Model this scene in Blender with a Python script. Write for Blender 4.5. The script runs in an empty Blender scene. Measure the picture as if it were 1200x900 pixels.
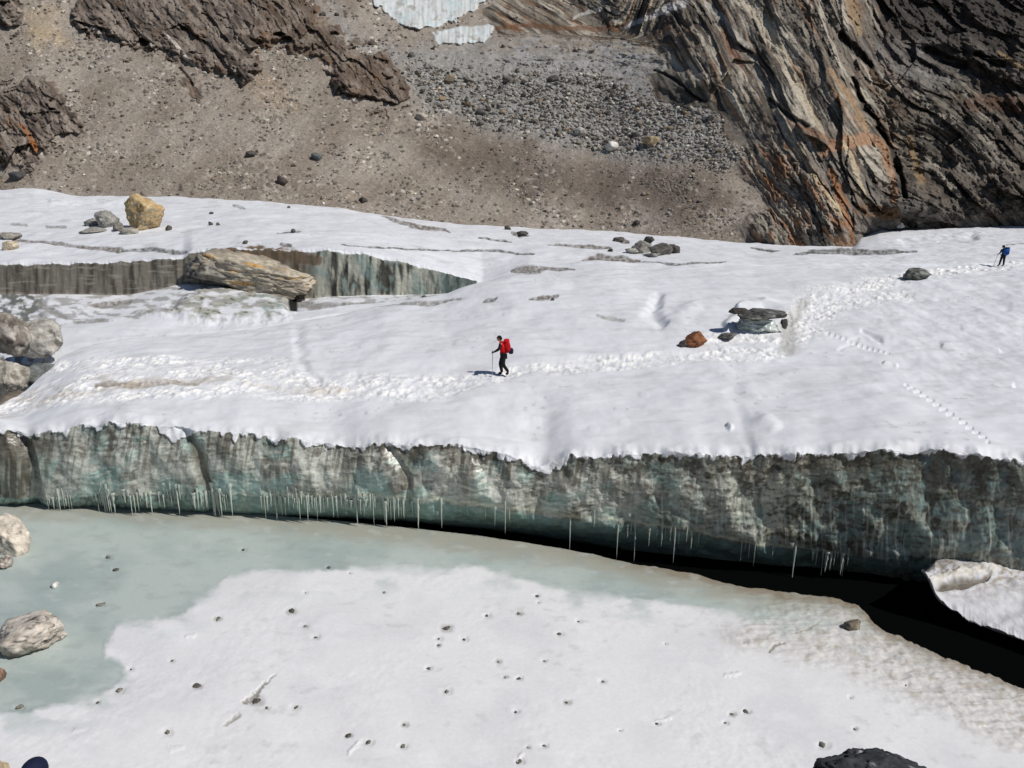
import bpy, math, random
import numpy as np
from mathutils import Vector

# ------------------------------------------------------------------ camera, sky, sun, exposure
SC = bpy.context.scene
COL = SC.collection
R = math.radians
CAMZ = 12.4; PITCH = R(15); F = 870.0          # focal length in reference pixels (1200 x 900)
cd = bpy.data.cameras.new('camera'); cam = bpy.data.objects.new('camera', cd); COL.objects.link(cam)
cam.location = (0, 0, CAMZ); cam.rotation_euler = (R(90) - PITCH, 0, 0)
cd.sensor_width = 36; cd.lens = F / 1200 * 36; cd.clip_start = 0.1; cd.clip_end = 3000
SC.camera = cam
SUN = Vector((0.60, -0.27, 0.755)).normalized()   # towards the sun
el = math.asin(SUN.z); az = math.atan2(SUN.x, SUN.y)
w = bpy.data.worlds.new('World'); SC.world = w; w.use_nodes = True
nt = w.node_tree; nt.nodes.clear()
sky = nt.nodes.new('ShaderNodeTexSky'); sky.sky_type = 'NISHITA'; sky.sun_disc = False
sky.sun_elevation = el; sky.sun_rotation = az; sky.altitude = 3500; sky.air_density = 1.0; sky.dust_density = 0.4
bg = nt.nodes.new('ShaderNodeBackground'); bg.inputs[1].default_value = 0.055
wo = nt.nodes.new('ShaderNodeOutputWorld')
nt.links.new(sky.outputs[0], bg.inputs[0]); nt.links.new(bg.outputs[0], wo.inputs[0])
sl = bpy.data.lights.new('sun', 'SUN'); sl.energy = 3.4; sl.angle = R(0.53); sl.color = (1.0, 0.955, 0.89)
so = bpy.data.objects.new('sun', sl); COL.objects.link(so); so.rotation_euler = SUN.to_track_quat('Z', 'Y').to_euler()
so.location = (60, -30, 80)
vs = SC.view_settings; vs.view_transform = 'Standard'; vs.look = 'None'; vs.gamma = 1; vs.exposure = 0.13; vs.use_curve_mapping = False

# ------------------------------------------------------------------ numeric helpers
rng = np.random.default_rng(7)
random.seed(7)
_perm = rng.permutation(1024).astype(np.int32)
_ga = rng.random(1024) * 2 * np.pi
_gx, _gy = np.cos(_ga).astype(np.float32), np.sin(_ga).astype(np.float32)
_g3 = rng.normal(size=(1024, 3)); _g3 /= np.linalg.norm(_g3, axis=1)[:, None]
_rv = rng.random((1024, 4))

def lin(r, g=None, b=None):
    if g is None: r, g, b = r
    a = np.array([r, g, b], float) / 255.0
    return np.where(a <= 0.04045, a / 12.92, ((a + 0.055) / 1.055) ** 2.4)

def sm(a, b, x):
    t = np.clip((x - a) / (b - a), 0, 1)
    return t * t * (3 - 2 * t)

def _h(ix, iy, s=0): return _perm[(_perm[(ix + s * 37) & 1023] + iy) & 1023]

def perlin(x, y, seed=0):
    x = np.asarray(x, np.float32); y = np.asarray(y, np.float32)
    xf = np.floor(x); yf = np.floor(y); ix = xf.astype(np.int32); iy = yf.astype(np.int32)
    fx = x - xf; fy = y - yf
    u = fx * fx * fx * (fx * (fx * 6 - 15) + 10); v = fy * fy * fy * (fy * (fy * 6 - 15) + 10)
    def g(a, b):
        h = _h(ix + a, iy + b, seed)
        return _gx[h] * (fx - a) + _gy[h] * (fy - b)
    n0 = g(0, 0) * (1 - u) + g(1, 0) * u
    n1 = g(0, 1) * (1 - u) + g(1, 1) * u
    return (n0 * (1 - v) + n1 * v) * 1.5

def fbm(x, y, o=4, seed=0, gain=0.5, lac=2.03):
    t = 0; a = 1; s = 0
    for k in range(o):
        t = t + a * perlin(x + 17.3 * k, y - 9.1 * k, seed + k * 3); s += a; a *= gain; x = x * lac; y = y * lac
    return t / s * 1.4

def ridged(x, y, o=4, seed=0, gain=0.5):
    t = 0; a = 1; s = 0
    for k in range(o):
        t = t + a * (1 - 2 * np.abs(perlin(x + 5.7 * k, y + 3.3 * k, seed + k * 5))); s += a; a *= gain; x = x * 2.1; y = y * 2.1
    return t / s

def voro(x, y, seed=0, jit=0.9):
    ix = np.floor(x).astype(np.int64); iy = np.floor(y).astype(np.int64)
    d1 = np.full(x.shape, 9.0); d2 = np.full(x.shape, 9.0); cid = np.zeros(x.shape, np.int64)
    for a in (-1, 0, 1):
        for b in (-1, 0, 1):
            h = _h(ix + a, iy + b, seed)
            px = ix + a + 0.5 + (_rv[h, 0] - 0.5) * jit; py = iy + b + 0.5 + (_rv[h, 1] - 0.5) * jit
            d = np.hypot(x - px, y - py)
            c = d < d1
            d2 = np.where(c, d1, np.minimum(d2, d)); cid = np.where(c, h, cid); d1 = np.where(c, d, d1)
    return d1, d2, _rv[cid, 2], _rv[cid, 3]

def perlin3(p, seed=0):
    i = np.floor(p).astype(np.int64); f = p - i
    u = f * f * f * (f * (f * 6 - 15) + 10)
    t = 0
    for a in (0, 1):
        for b in (0, 1):
            for c in (0, 1):
                h = _perm[(_h(i[:, 0] + a, i[:, 1] + b, seed) + i[:, 2] + c) & 1023]
                g = (_g3[h] * (f - np.array([a, b, c]))).sum(1)
                t = t + g * (u[:, 0] if a else 1 - u[:, 0]) * (u[:, 1] if b else 1 - u[:, 1]) * (u[:, 2] if c else 1 - u[:, 2])
    return t * 1.5

def fbm3(p, o=4, seed=0, gain=0.5):
    t = 0; a = 1; s = 0
    for k in range(o):
        t = t + a * perlin3(p + 7.7 * k, seed + k); s += a; a *= gain; p = p * 2.05
    return t / s * 1.3

def mixc(c, col, m):
    col = np.asarray(col, float)
    return c + (col - c) * m[..., None]

def poly_sd(U, V, poly):
    """signed distance, positive inside"""
    p = np.array(poly, float); n = len(p)
    d = np.full(U.shape, 1e9); ins = np.zeros(U.shape, bool)
    for i in range(n):
        a = p[i]; b = p[(i + 1) % n]; e = b - a
        wx = U - a[0]; wy = V - a[1]
        t = np.clip((wx * e[0] + wy * e[1]) / (e @ e), 0, 1)
        d = np.minimum(d, (wx - t * e[0]) ** 2 + (wy - t * e[1]) ** 2)
        c = ((a[1] <= V) != (b[1] <= V))
        with np.errstate(divide='ignore', invalid='ignore'):
            xs = a[0] + (V - a[1]) / (b[1] - a[1] if b[1] != a[1] else 1e-9) * e[0]
        ins ^= c & (U < xs)
    return np.where(ins, 1, -1) * np.sqrt(d)

def stroke(U, V, pts, asp=1.0):
    """pts (x, y, halfwidth); value 1 on the line falling to 0 at the halfwidth"""
    out = np.zeros(U.shape)
    for (x0, y0, w0), (x1, y1, w1) in zip(pts[:-1], pts[1:]):
        mw = max(w0, w1) + 1
        sel = (U > min(x0, x1) - mw / min(asp, 1)) & (U < max(x0, x1) + mw / min(asp, 1)) & (V > min(y0, y1) - mw) & (V < max(y0, y1) + mw)
        if not sel.any(): continue
        u = U[sel] * asp; v = V[sel]; a = (x0 * asp, y0); e = ((x1 - x0) * asp, y1 - y0)
        L = e[0] ** 2 + e[1] ** 2 + 1e-9
        t = np.clip(((u - a[0]) * e[0] + (v - a[1]) * e[1]) / L, 0, 1)
        d = np.hypot(u - a[0] - t * e[0], v - a[1] - t * e[1]); wd = w0 + (w1 - w0) * t
        out[sel] = np.maximum(out[sel], np.clip(1 - d / np.maximum(wd, 0.01), 0, 1))
    return out

def ray_r(py):
    """tangent of the elevation of the view ray through a picture row"""
    return np.tan(np.arctan((450 - np.asarray(py, float)) / F) - PITCH)
def z_at(py, Y): return CAMZ + ray_r(py) * Y
def world(px, Y, z):
    D = Y * math.cos(PITCH) + (CAMZ - z) * math.sin(PITCH)
    return (px - 600) / F * D, Y, z
def py_of(Y, z): return 450 - F * np.tan(np.arctan2(z - CAMZ, Y) + PITCH)
def at(px, py, Y):
    x, y, z = world(px, Y, z_at(py, Y)); return Vector((float(x), float(y), float(z)))
def depth(Y, z): return Y * math.cos(PITCH) + (CAMZ - z) * math.sin(PITCH)

# ------------------------------------------------------------------ objects and materials
def tag(o, label=None, cat=None, group=None, kind=None):
    if label: o['label'] = label
    if cat: o['category'] = cat
    if group: o['group'] = group
    if kind: o['kind'] = kind
    return o

def mesh_np(name, V, Fq, col=None, mat=None, smooth=True, parent=None):
    """V (n,3); Fq (m,3|4)"""
    me = bpy.data.meshes.new(name); k = Fq.shape[1]
    me.vertices.add(len(V)); me.vertices.foreach_set('co', np.ascontiguousarray(V, np.float32).ravel())
    me.loops.add(len(Fq) * k); me.loops.foreach_set('vertex_index', np.ascontiguousarray(Fq, np.int32).ravel())
    me.polygons.add(len(Fq)); me.polygons.foreach_set('loop_start', np.arange(0, len(Fq) * k, k, dtype=np.int32))
    me.polygons.foreach_set('use_smooth', np.full(len(Fq), smooth))
    if col is not None:
        a = me.color_attributes.new('Col', 'FLOAT_COLOR', 'POINT')
        c4 = np.ones((len(V), 4), np.float32); c4[:, :col.shape[1]] = col
        a.data.foreach_set('color', c4.ravel())
    me.update(calc_edges=True); me.validate()
    o = bpy.data.objects.new(name, me); COL.objects.link(o)
    if mat: me.materials.append(mat)
    if parent: o.parent = parent
    return o

def grid_obj(name, P, col, mat, fmask=None, smooth=True):
    r, c = P.shape[:2]
    idx = np.arange(r * c).reshape(r, c)
    q = np.stack([idx[:-1, :-1], idx[:-1, 1:], idx[1:, 1:], idx[1:, :-1]], -1).reshape(-1, 4)
    if fmask is not None: q = q[fmask[:-1, :-1].reshape(-1)]
    V = P.reshape(-1, 3); C_ = col.reshape(-1, col.shape[-1])
    used, inv = np.unique(q, return_inverse=True)
    return mesh_np(name, V[used], inv.reshape(-1, 4), C_[used], mat, smooth)

def mat_rock(name, rough=0.85, spec=0.3, nscale=3.0, namp=0.35, bump=0.3, bscale=12.0, bdist=0.03, tint=None, sss=0, col=None, stretch=(1, 1, 1)):
    m = bpy.data.materials.new(name); m.use_nodes = True; t = m.node_tree; N = t.nodes; L = t.links
    p = N['Principled BSDF']; p.inputs['Roughness'].default_value = rough; p.inputs['Specular IOR Level'].default_value = spec
    tc = N.new('ShaderNodeTexCoord'); mp = N.new('ShaderNodeMapping'); mp.inputs['Scale'].default_value = stretch
    L.new(tc.outputs['Object'], mp.inputs[0])
    n1 = N.new('ShaderNodeTexNoise'); n1.inputs['Scale'].default_value = nscale; n1.inputs['Detail'].default_value = 8; n1.inputs['Roughness'].default_value = 0.65
    L.new(mp.outputs[0], n1.inputs['Vector'])
    mr = N.new('ShaderNodeMapRange'); mr.inputs[1].default_value = 0.3; mr.inputs[2].default_value = 0.7
    mr.inputs[3].default_value = 1 - namp; mr.inputs[4].default_value = 1 + namp
    L.new(n1.outputs[0], mr.inputs[0])
    mx = N.new('ShaderNodeMix'); mx.data_type = 'RGBA'; mx.blend_type = 'MULTIPLY'; mx.inputs[0].default_value = 1
    if col is None:
        at_ = N.new('ShaderNodeAttribute'); at_.attribute_name = 'Col'; L.new(at_.outputs['Color'], mx.inputs[6])
    else:
        mx.inputs[6].default_value = (*col, 1)
    L.new(mr.outputs[0], mx.inputs[7]); L.new(mx.outputs[2], p.inputs['Base Color'])
    n2 = N.new('ShaderNodeTexNoise'); n2.inputs['Scale'].default_value = bscale; n2.inputs['Detail'].default_value = 10; n2.inputs['Roughness'].default_value = 0.6
    L.new(mp.outputs[0], n2.inputs['Vector'])
    b = N.new('ShaderNodeBump'); b.inputs['Strength'].default_value = bump; b.inputs['Distance'].default_value = bdist
    L.new(n2.outputs[0], b.inputs['Height']); L.new(b.outputs[0], p.inputs['Normal'])
    if sss:
        p.inputs['Subsurface Weight'].default_value = sss; p.inputs['Subsurface Radius'].default_value = (0.05, 0.09, 0.1); p.inputs['Subsurface Scale'].default_value = 0.5
    return m

M_SNOW = mat_rock('snow_and_ice', rough=0.55, spec=0.25, nscale=1.2, namp=0.03, bump=0.25, bscale=7, bdist=0.03)
M_FACE = mat_rock('dirty_glacier_ice', rough=0.3, spec=0.5, nscale=3.0, namp=0.3, bump=0.5, bscale=4, bdist=0.05, stretch=(1, 1, 1.6))
M_LAKE = mat_rock('lake_ice', rough=0.36, spec=0.4, nscale=9, namp=0.045, bump=0.35, bscale=16, bdist=0.012)
M_MOUNT = mat_rock('mountain_rock', rough=0.9, spec=0.15, nscale=1.6, namp=0.35, bump=0.6, bscale=2.2, bdist=0.25)
M_SCREE = mat_rock('scree_gravel', rough=0.95, spec=0.1, nscale=2.5, namp=0.3, bump=0.8, bscale=3.0, bdist=0.2)
M_STONE = mat_rock('boulder_stone', rough=0.85, spec=0.25, nscale=3, namp=0.35, bump=0.6, bscale=6, bdist=0.06)
M_SMALL = mat_rock('small_stone', rough=0.85, spec=0.2, nscale=9, namp=0.35, bump=0.5, bscale=25, bdist=0.02)

# ------------------------------------------------------------------ glacier: one lofted sheet (under side, ice wall, snow, trough, upper wall, upper field)
UX = np.arange(-260, 1461, 1.0)
PX = np.concatenate([np.arange(-260, -12, 4.0), np.arange(-12, 1212, 1.0), np.arange(1212, 1461, 4.0)])
def curve(tab, smooth=9):
    a = np.array(tab, float); v = np.interp(UX, a[:, 0], a[:, 1])
    if smooth:
        k = np.hanning(smooth * 2 + 3)[1:-1]; k /= k.sum(); v = np.convolve(np.pad(v, smooth, mode='edge'), k, 'valid')
    return np.interp(PX, UX, v)
def key(tab, smooth=9):
    """(px, py, Y) -> Y, z along the columns"""
    a = np.array(tab, float)
    Y = curve(a[:, [0, 2]], smooth); py = curve(a[:, [0, 1]], smooth)
    return Y, z_at(py, Y)
def keyz(tab, smooth=9):
    a = np.array(tab, float); return curve(a[:, [0, 1]], smooth), curve(a[:, [0, 2]], smooth)   # (px, Y, z)

edge_noise = 5.5 * fbm(PX / 34, PX * 0, 4, 3) + 1.3 * fbm(PX / 9, PX * 0 + 9, 3, 5)
top_py = curve([(-260, 505), (0, 503), (30, 512), (60, 506), (100, 497), (150, 493), (200, 500), (260, 506), (330, 512), (390, 522), (460, 517), (540, 522), (590, 533), (640, 543), (670, 533), (740, 529), (800, 529), (850, 533), (900, 530), (960, 531), (1040, 526), (1100, 528), (1200, 537), (1460, 550)], 9)
top_Y = curve([(-260, 28.5), (0, 27.4), (150, 27.0), (400, 26.0), (640, 24.9), (800, 24.0), (1000, 22.9), (1200, 22.0), (1460, 20.5)], 20) + 0.15 * fbm(PX / 70, PX * 0 + 4, 2, 8)
led_py = curve([(-260, 585), (0, 585), (60, 588), (120, 578), (200, 577), (300, 577), (400, 579), (480, 582), (540, 588), (600, 594), (640, 600), (700, 607), (745, 612), (800, 619), (840, 627), (880, 633), (940, 643), (1000, 650), (1040, 660), (1080, 672), (1200, 680), (1460, 700)], 6) + 2.5 * fbm(PX / 22, PX * 0 + 2, 3, 9)
led_Y = top_Y + curve([(-260, -0.2), (0, -0.2), (300, -0.35), (640, -0.25), (800, -0.15), (950, 0.0), (1200, 0.15), (1460, 0.2)], 20)
KEYS = []
Yd = led_Y + 7; KEYS.append((Yd, Yd * 0 - 1.9))
lkp = curve([(-260, 594), (0, 596), (100, 599), (200, 603), (300, 609), (400, 614), (480, 619), (560, 628), (640, 640), (700, 651), (745, 662), (800, 670), (860, 686), (910, 694), (950, 698), (1005, 712), (1100, 740), (1460, 800)], 9)
gapp = curve([(-260, 3), (0, 3), (200, 4), (300, 6), (400, 7), (500, 9), (640, 12), (750, 18), (850, 28), (950, 37), (1010, 46), (1100, 70), (1460, 100)], 9)
uo = curve([(-260, 0.06), (0, 0.06), (300, 0.1), (450, 0.25), (640, 0.4), (900, 0.5), (1460, 0.5)], 20)
Yd = led_Y + uo * 2 + 0.5; KEYS.append((Yd, z_at(lkp - gapp * 0.35, Yd)))
Yd = led_Y + uo; KEYS.append((Yd, z_at(np.maximum(lkp - gapp, led_py + 3), Yd)))
KEYS.append((led_Y, z_at(led_py, led_Y)))
mid = (top_py + led_py) / 2
midY = (top_Y + led_Y) / 2 + curve([(-260, -0.25), (500, -0.25), (900, -0.1), (1460, -0.1)], 20)
KEYS.append((midY, z_at(mid, midY)))
KEYS.append((top_Y, z_at(top_py, top_Y)))
KEYS.append((top_Y + 0.5, z_at(top_py, top_Y) + 0.22))
KEYS.append(key([(-260, 492, 30), (0, 490, 29.6), (40, 470, 31), (80, 450, 32), (200, 440, 32), (590, 441, 32), (900, 436, 32), (1200, 430, 32), (1460, 430, 32)], 20))
KEYS.append(key([(-260, 486, 32), (-20, 483, 31), (20, 462, 32.5), (50, 436, 35), (72, 416, 37.5), (100, 403, 39), (150, 397, 41), (220, 392, 43), (300, 386, 44.5), (340, 377, 46), (400, 367, 48), (450, 356, 49), (520, 345, 51), (560, 334, 52), (600, 326, 53), (700, 336, 50), (900, 338, 50), (1200, 336, 50), (1460, 336, 50)], 6))   # crest
# trough behind the crest (left part only)
tz = KEYS[-1]
tr = curve([(-260, -1.6), (60, -1.6), (200, -1.2), (400, -1.1), (520, -0.7), (575, -0.15), (620, 0.12), (1460, 0.12)], 12)
KEYS.append((tz[0] + 3.0, tz[1] + tr))
KEYS.append(key([(-260, 385, 50), (0, 380, 50), (200, 370, 51), (300, 366, 52), (400, 356, 53), (520, 346, 55), (570, 332, 57), (620, 322, 57.5), (700, 320, 57), (900, 322, 57), (1200, 322, 57), (1460, 322, 57)], 8))
KEYS.append(key([(-260, 345, 58), (0, 344, 58), (150, 345, 58), (220, 332, 58), (300, 340, 58), (350, 350, 58), (420, 346, 58), (500, 345, 58.5), (540, 343, 59), (565, 333, 60), (620, 317, 60), (700, 312, 61), (900, 315, 61), (1200, 313, 61), (1460, 313, 61)], 4))
wt = [(-260, 311, 58.3), (0, 310, 58.3), (100, 308, 58.3), (215, 303, 58.3), (225, 296, 58.3), (280, 291, 58.3), (370, 293, 58.4), (420, 297, 58.6), (460, 304, 59), (500, 314, 59.5), (540, 325, 60), (565, 331, 60.6), (620, 314.5, 61.5), (700, 310, 62), (900, 312, 62.3), (1200, 310.5, 62.3), (1460, 310.5, 62.3)]
KEYS.append(key(wt, 3))
KEYS.append((KEYS[-1][0] + 0.6, KEYS[-1][1] + 0.12))
KEYS.append(key([(-260, 264, 76), (0, 264, 76), (300, 258, 76), (450, 266, 76), (600, 283, 76), (700, 288, 76), (900, 296, 73), (1010, 293, 76), (1200, 287, 76), (1460, 287, 76)], 30))
BACK = [(-260, 214, 99), (0, 222, 99), (40, 220, 99), (95, 229, 99), (200, 230, 99), (300, 235, 99), (400, 243, 99), (450, 253, 99), (540, 263, 99), (700, 270, 99), (800, 277, 94), (880, 285, 91), (960, 289, 89), (1000, 289, 91), (1008, 278, 100), (1030, 270, 103), (1100, 266, 104), (1200, 265, 104), (1460, 262, 104)]
KEYS.append(key(BACK, 3))
KEYS.append((KEYS[-1][0] + 6, KEYS[-1][1] - 1.6))
NR = [10, 14, 14, 40, 60, 12, 110, 110, 14, 24, 34, 40, 6, 80, 90, 5]
rows = []; seg = []; sfr = []
for i, n in enumerate(NR):
    Y0, z0 = KEYS[i]; Y1, z1 = KEYS[i + 1]; D0 = depth(Y0, z0); D1 = depth(Y1, z1)
    for j in range(n):
        s = j / n; a = (1 - s) / D0; b = s / D1
        rows.append(((a * Y0 + b * Y1) / (a + b), (a * z0 + b * z1) / (a + b))); seg.append(i); sfr.append(s)
rows.append(KEYS[-1]); seg.append(len(NR) - 1); sfr.append(1)
GY = np.array([r[0] for r in rows]); GZ = np.array([r[1] for r in rows]); seg = np.array(seg); sfr = np.array(sfr)
# smooth the profile along the rows; little at the edges of the two walls
def blur_rows(A, rad):
    out = A.copy(); n = len(A)
    for k in range(n):
        r = int(rad[k]); r = min(r, k, n - 1 - k)
        if r > 0:
            wts = np.hanning(2 * r + 3)[1:-1]; wts /= wts.sum()
            out[k] = np.tensordot(wts, A[k - r:k + r + 1], 1)
    return out
k_top = int(np.argmax(seg == 5)); k_wb = int(np.argmax(seg == 11)); k_wt = int(np.argmax(seg == 12)); k_bk = int(np.argmax(seg == 15)); k_cr = int(np.argmax(seg == 8))
ridx = np.arange(len(seg)); dist = np.min(np.abs(ridx[:, None] - np.array([k_top, k_wb, k_wt, k_wt + 6, k_bk])[None]), 1)
rad = np.clip(dist * 0.9, 2, 26); rad[np.abs(ridx - k_cr) < 22] = np.clip(np.abs(ridx - k_cr)[np.abs(ridx - k_cr) < 22], 5, 20)
GY = blur_rows(GY, rad); GZ = blur_rows(GZ, rad)
U = np.broadcast_to(PX, GY.shape).copy(); GPY = py_of(GY, GZ)
GX = world(U, GY, GZ)[0]
SEG = np.broadcast_to(seg[:, None], GY.shape); FR = np.broadcast_to(sfr[:, None], GY.shape)
is_face = (SEG >= 2) & (SEG <= 4); is_under = SEG <= 1; is_wall2 = (SEG == 11)
is_top = SEG >= 5
facew = np.where(SEG <= 4, 1.0, 0.0); facew = blur_rows(facew, np.full(len(seg), 4))
wall2h = (KEYS[12][1] - KEYS[11][1])                    # height of the upper wall
w2 = blur_rows(np.where(SEG == 11, 1.0, 0.0), np.full(len(seg), 2)) * sm(0.15, 0.6, wall2h)[None]

wall2h0 = KEYS[12][1] - KEYS[11][1]
# snow relief
undul = 0.20 * fbm(GX / 6.5, GY / 9, 3, 11) + 0.05 * fbm(GX / 2.2, GY / 2.5, 3, 12)
ripple = 0.022 * fbm(GX / 1.0 + GY * 0.25, GY / 1.2, 3, 13) + 0.06 * fbm(GX / 3.4 - GY * 0.3, GY / 2.0 + GX * 0.12, 3, 16)
topw = is_top * (1 - w2)
amp = 1 - 0.75 * np.exp(-((ridx - k_top) / 30.0) ** 2)[:, None]
dz = (undul * amp + ripple) * topw
k_ = (ridx - k_top)[:, None].astype(float)
wedge = np.where(k_ >= 0, np.exp(-(k_ / 7) ** 2), np.exp(-(k_ / 22) ** 2))
en_s = 5 * fbm(PX / 34, PX * 0, 3, 3)
dz -= np.where(k_ >= 0, wedge * en_s[None], wedge * edge_noise[None]) * 0.030
dz += np.exp(-((k_ - 2) / 9) ** 2) * (0.025 * fbm(GX / 0.5, GY / 0.4, 3, 17) + 0.10 * fbm(GX / 1.2, GY / 0.8, 2, 18)) * (k_ >= -3)
k_ = (ridx - k_wt)[:, None].astype(float)
dz += np.where(k_ >= 0, np.exp(-(k_ / 5) ** 2), np.exp(-(k_ / 12) ** 2)) * sm(0.2, 0.7, wall2h0)[None] * (0.22 * fbm(PX / 22, PX * 0 + 5, 4, 14) + 0.08 * fbm(PX / 5, PX * 0, 3, 15))[None]
# trampled trail
Uw = U + 5 * fbm(GX / 1.5, GY / 1.5, 2, 20); Vw = GPY + 2.5 * fbm(GX / 1.5, GY / 2, 2, 21)
T1 = stroke(Uw, Vw, [(-40, 500, 10), (20, 476, 14), (80, 455, 20), (200, 448, 24), (400, 452, 20), (500, 452, 18), (590, 440, 10), (600, 434, 10), (700, 425, 11), (800, 418, 9), (915, 411, 12), (935, 385, 22), (965, 352, 22), (1010, 336, 11), (1080, 322, 7), (1165, 313, 5), (1260, 303, 4)], 0.6)
T1 = np.maximum(T1, 0.75 * stroke(Uw, Vw, [(40, 430, 8), (150, 425, 12), (250, 428, 10), (330, 425, 7)], 0.4))
T1 = np.maximum(T1, 0.8 * stroke(Uw, Vw, [(840, 398, 10), (900, 395, 14)], 0.5))
T1 = np.maximum(T1, 0.7 * stroke(Uw, Vw, [(960, 355, 16), (1060, 345, 9)], 0.4))
onmain = (SEG >= 5) & (SEG <= 14)
patchy = sm(-0.35, 0.25, fbm(GX / 2.2, GY / 1.6, 3, 24))
T = np.clip(T1 * 2.2, 0, 1) * onmain * (0.35 + 0.65 * patchy)
lump = fbm(GX / 0.45, GY / 0.5, 3, 22, 0.6)
d1, d2, cv, cw = voro(GX / 0.42, GY / 0.55, 23)
near = np.clip(GY / 32, 1, 2.2)
dz += T * (0.10 * lump + 0.10 * (np.clip(0.55 - d1, 0, 1) * (cv - 0.35))) * near
dz -= 0.05 * np.clip(T1 * 1.5, 0, 1) * onmain
# faint older prints here and there
d1b, d2b, cvb, cwb = voro(GX / 1.3, GY / 2.2, 27)
prints = (cvb > 0.80) * sm(0.22, 0.08, d1b) * sm(-0.1, 0.2, fbm(GX / 9, GY / 9, 2, 28))
dz += 0.02 * prints * topw * (SEG <= 10) * (amp)
# a line of single footprints
for i in range(26):
    t = i / 25; fx = 1062 + 96 * t; fy = 452 + 62 * t ** 1.15 + (2 if i % 2 else -1)
    dz -= 0.05 * np.clip(stroke(U, GPY, [(fx - 0.8, fy, 2.0), (fx + 0.8, fy, 2.0)]) * 2, 0, 1) * onmain
for i in range(12):
    t = i / 11; dz -= 0.05 * np.clip(stroke(U, GPY, [(1040 - 70 * t - 1, 415 - 22 * t, 2.2), (1040 - 70 * t + 1, 415 - 22 * t, 2.2)]) * 2, 0, 1) * onmain
# hollows, folds and rounded bumps
HOL = [([(868, 362, 8), (895, 358, 12), (925, 364, 9)], 0.42), ([(850, 384, 7), (862, 376, 8)], 0.25), ([(1105, 404, 4), (1140, 402, 7), (1170, 408, 3)], 0.12), ([(1010, 390, 3), (1035, 400, 5)], -0.12), ([(1035, 427, 3), (1050, 429, 3)], 0.14),
       ([(350, 385, 10), (352, 425, 8), (372, 445, 6)], -0.09), ([(770, 350, 10), (762, 368, 12), (775, 380, 9)], -0.28), ([(795, 372, 16), (812, 360, 12)], 0.16),
       ([(855, 500, 4), (858, 502, 4)], 0.14), ([(895, 495, 14), (905, 500, 10)], 0.10), ([(1100, 350, 8), (1180, 360, 8)], -0.08), ([(1130, 385, 6), (1190, 380, 8)], 0.06),
       ([(985, 410, 3), (1005, 400, 3)], -0.05), ([(860, 420, 14), (862, 470, 12), (880, 520, 8)], -0.04), ([(480, 460, 6), (500, 455, 6)], 0.06),
       ([(1190, 450, 5), (1215, 452, 5)], -0.15), ([(60, 236, 6), (160, 236, 8)], 0.25), ([(1060, 282, 8), (1140, 278, 8)], -0.4)]
for pts, h in HOL:
    m = stroke(Uw, Vw, pts, 0.8); dz += h * m * m * (3 - 2 * m) * onmain
# ice bumps melt texture on the right part
dz += 0.07 * sm(960, 1060, U) * fbm(GX / 1.0, GY / 1.6, 3, 31) * onmain * amp * sm(520, 400, GPY)
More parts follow.
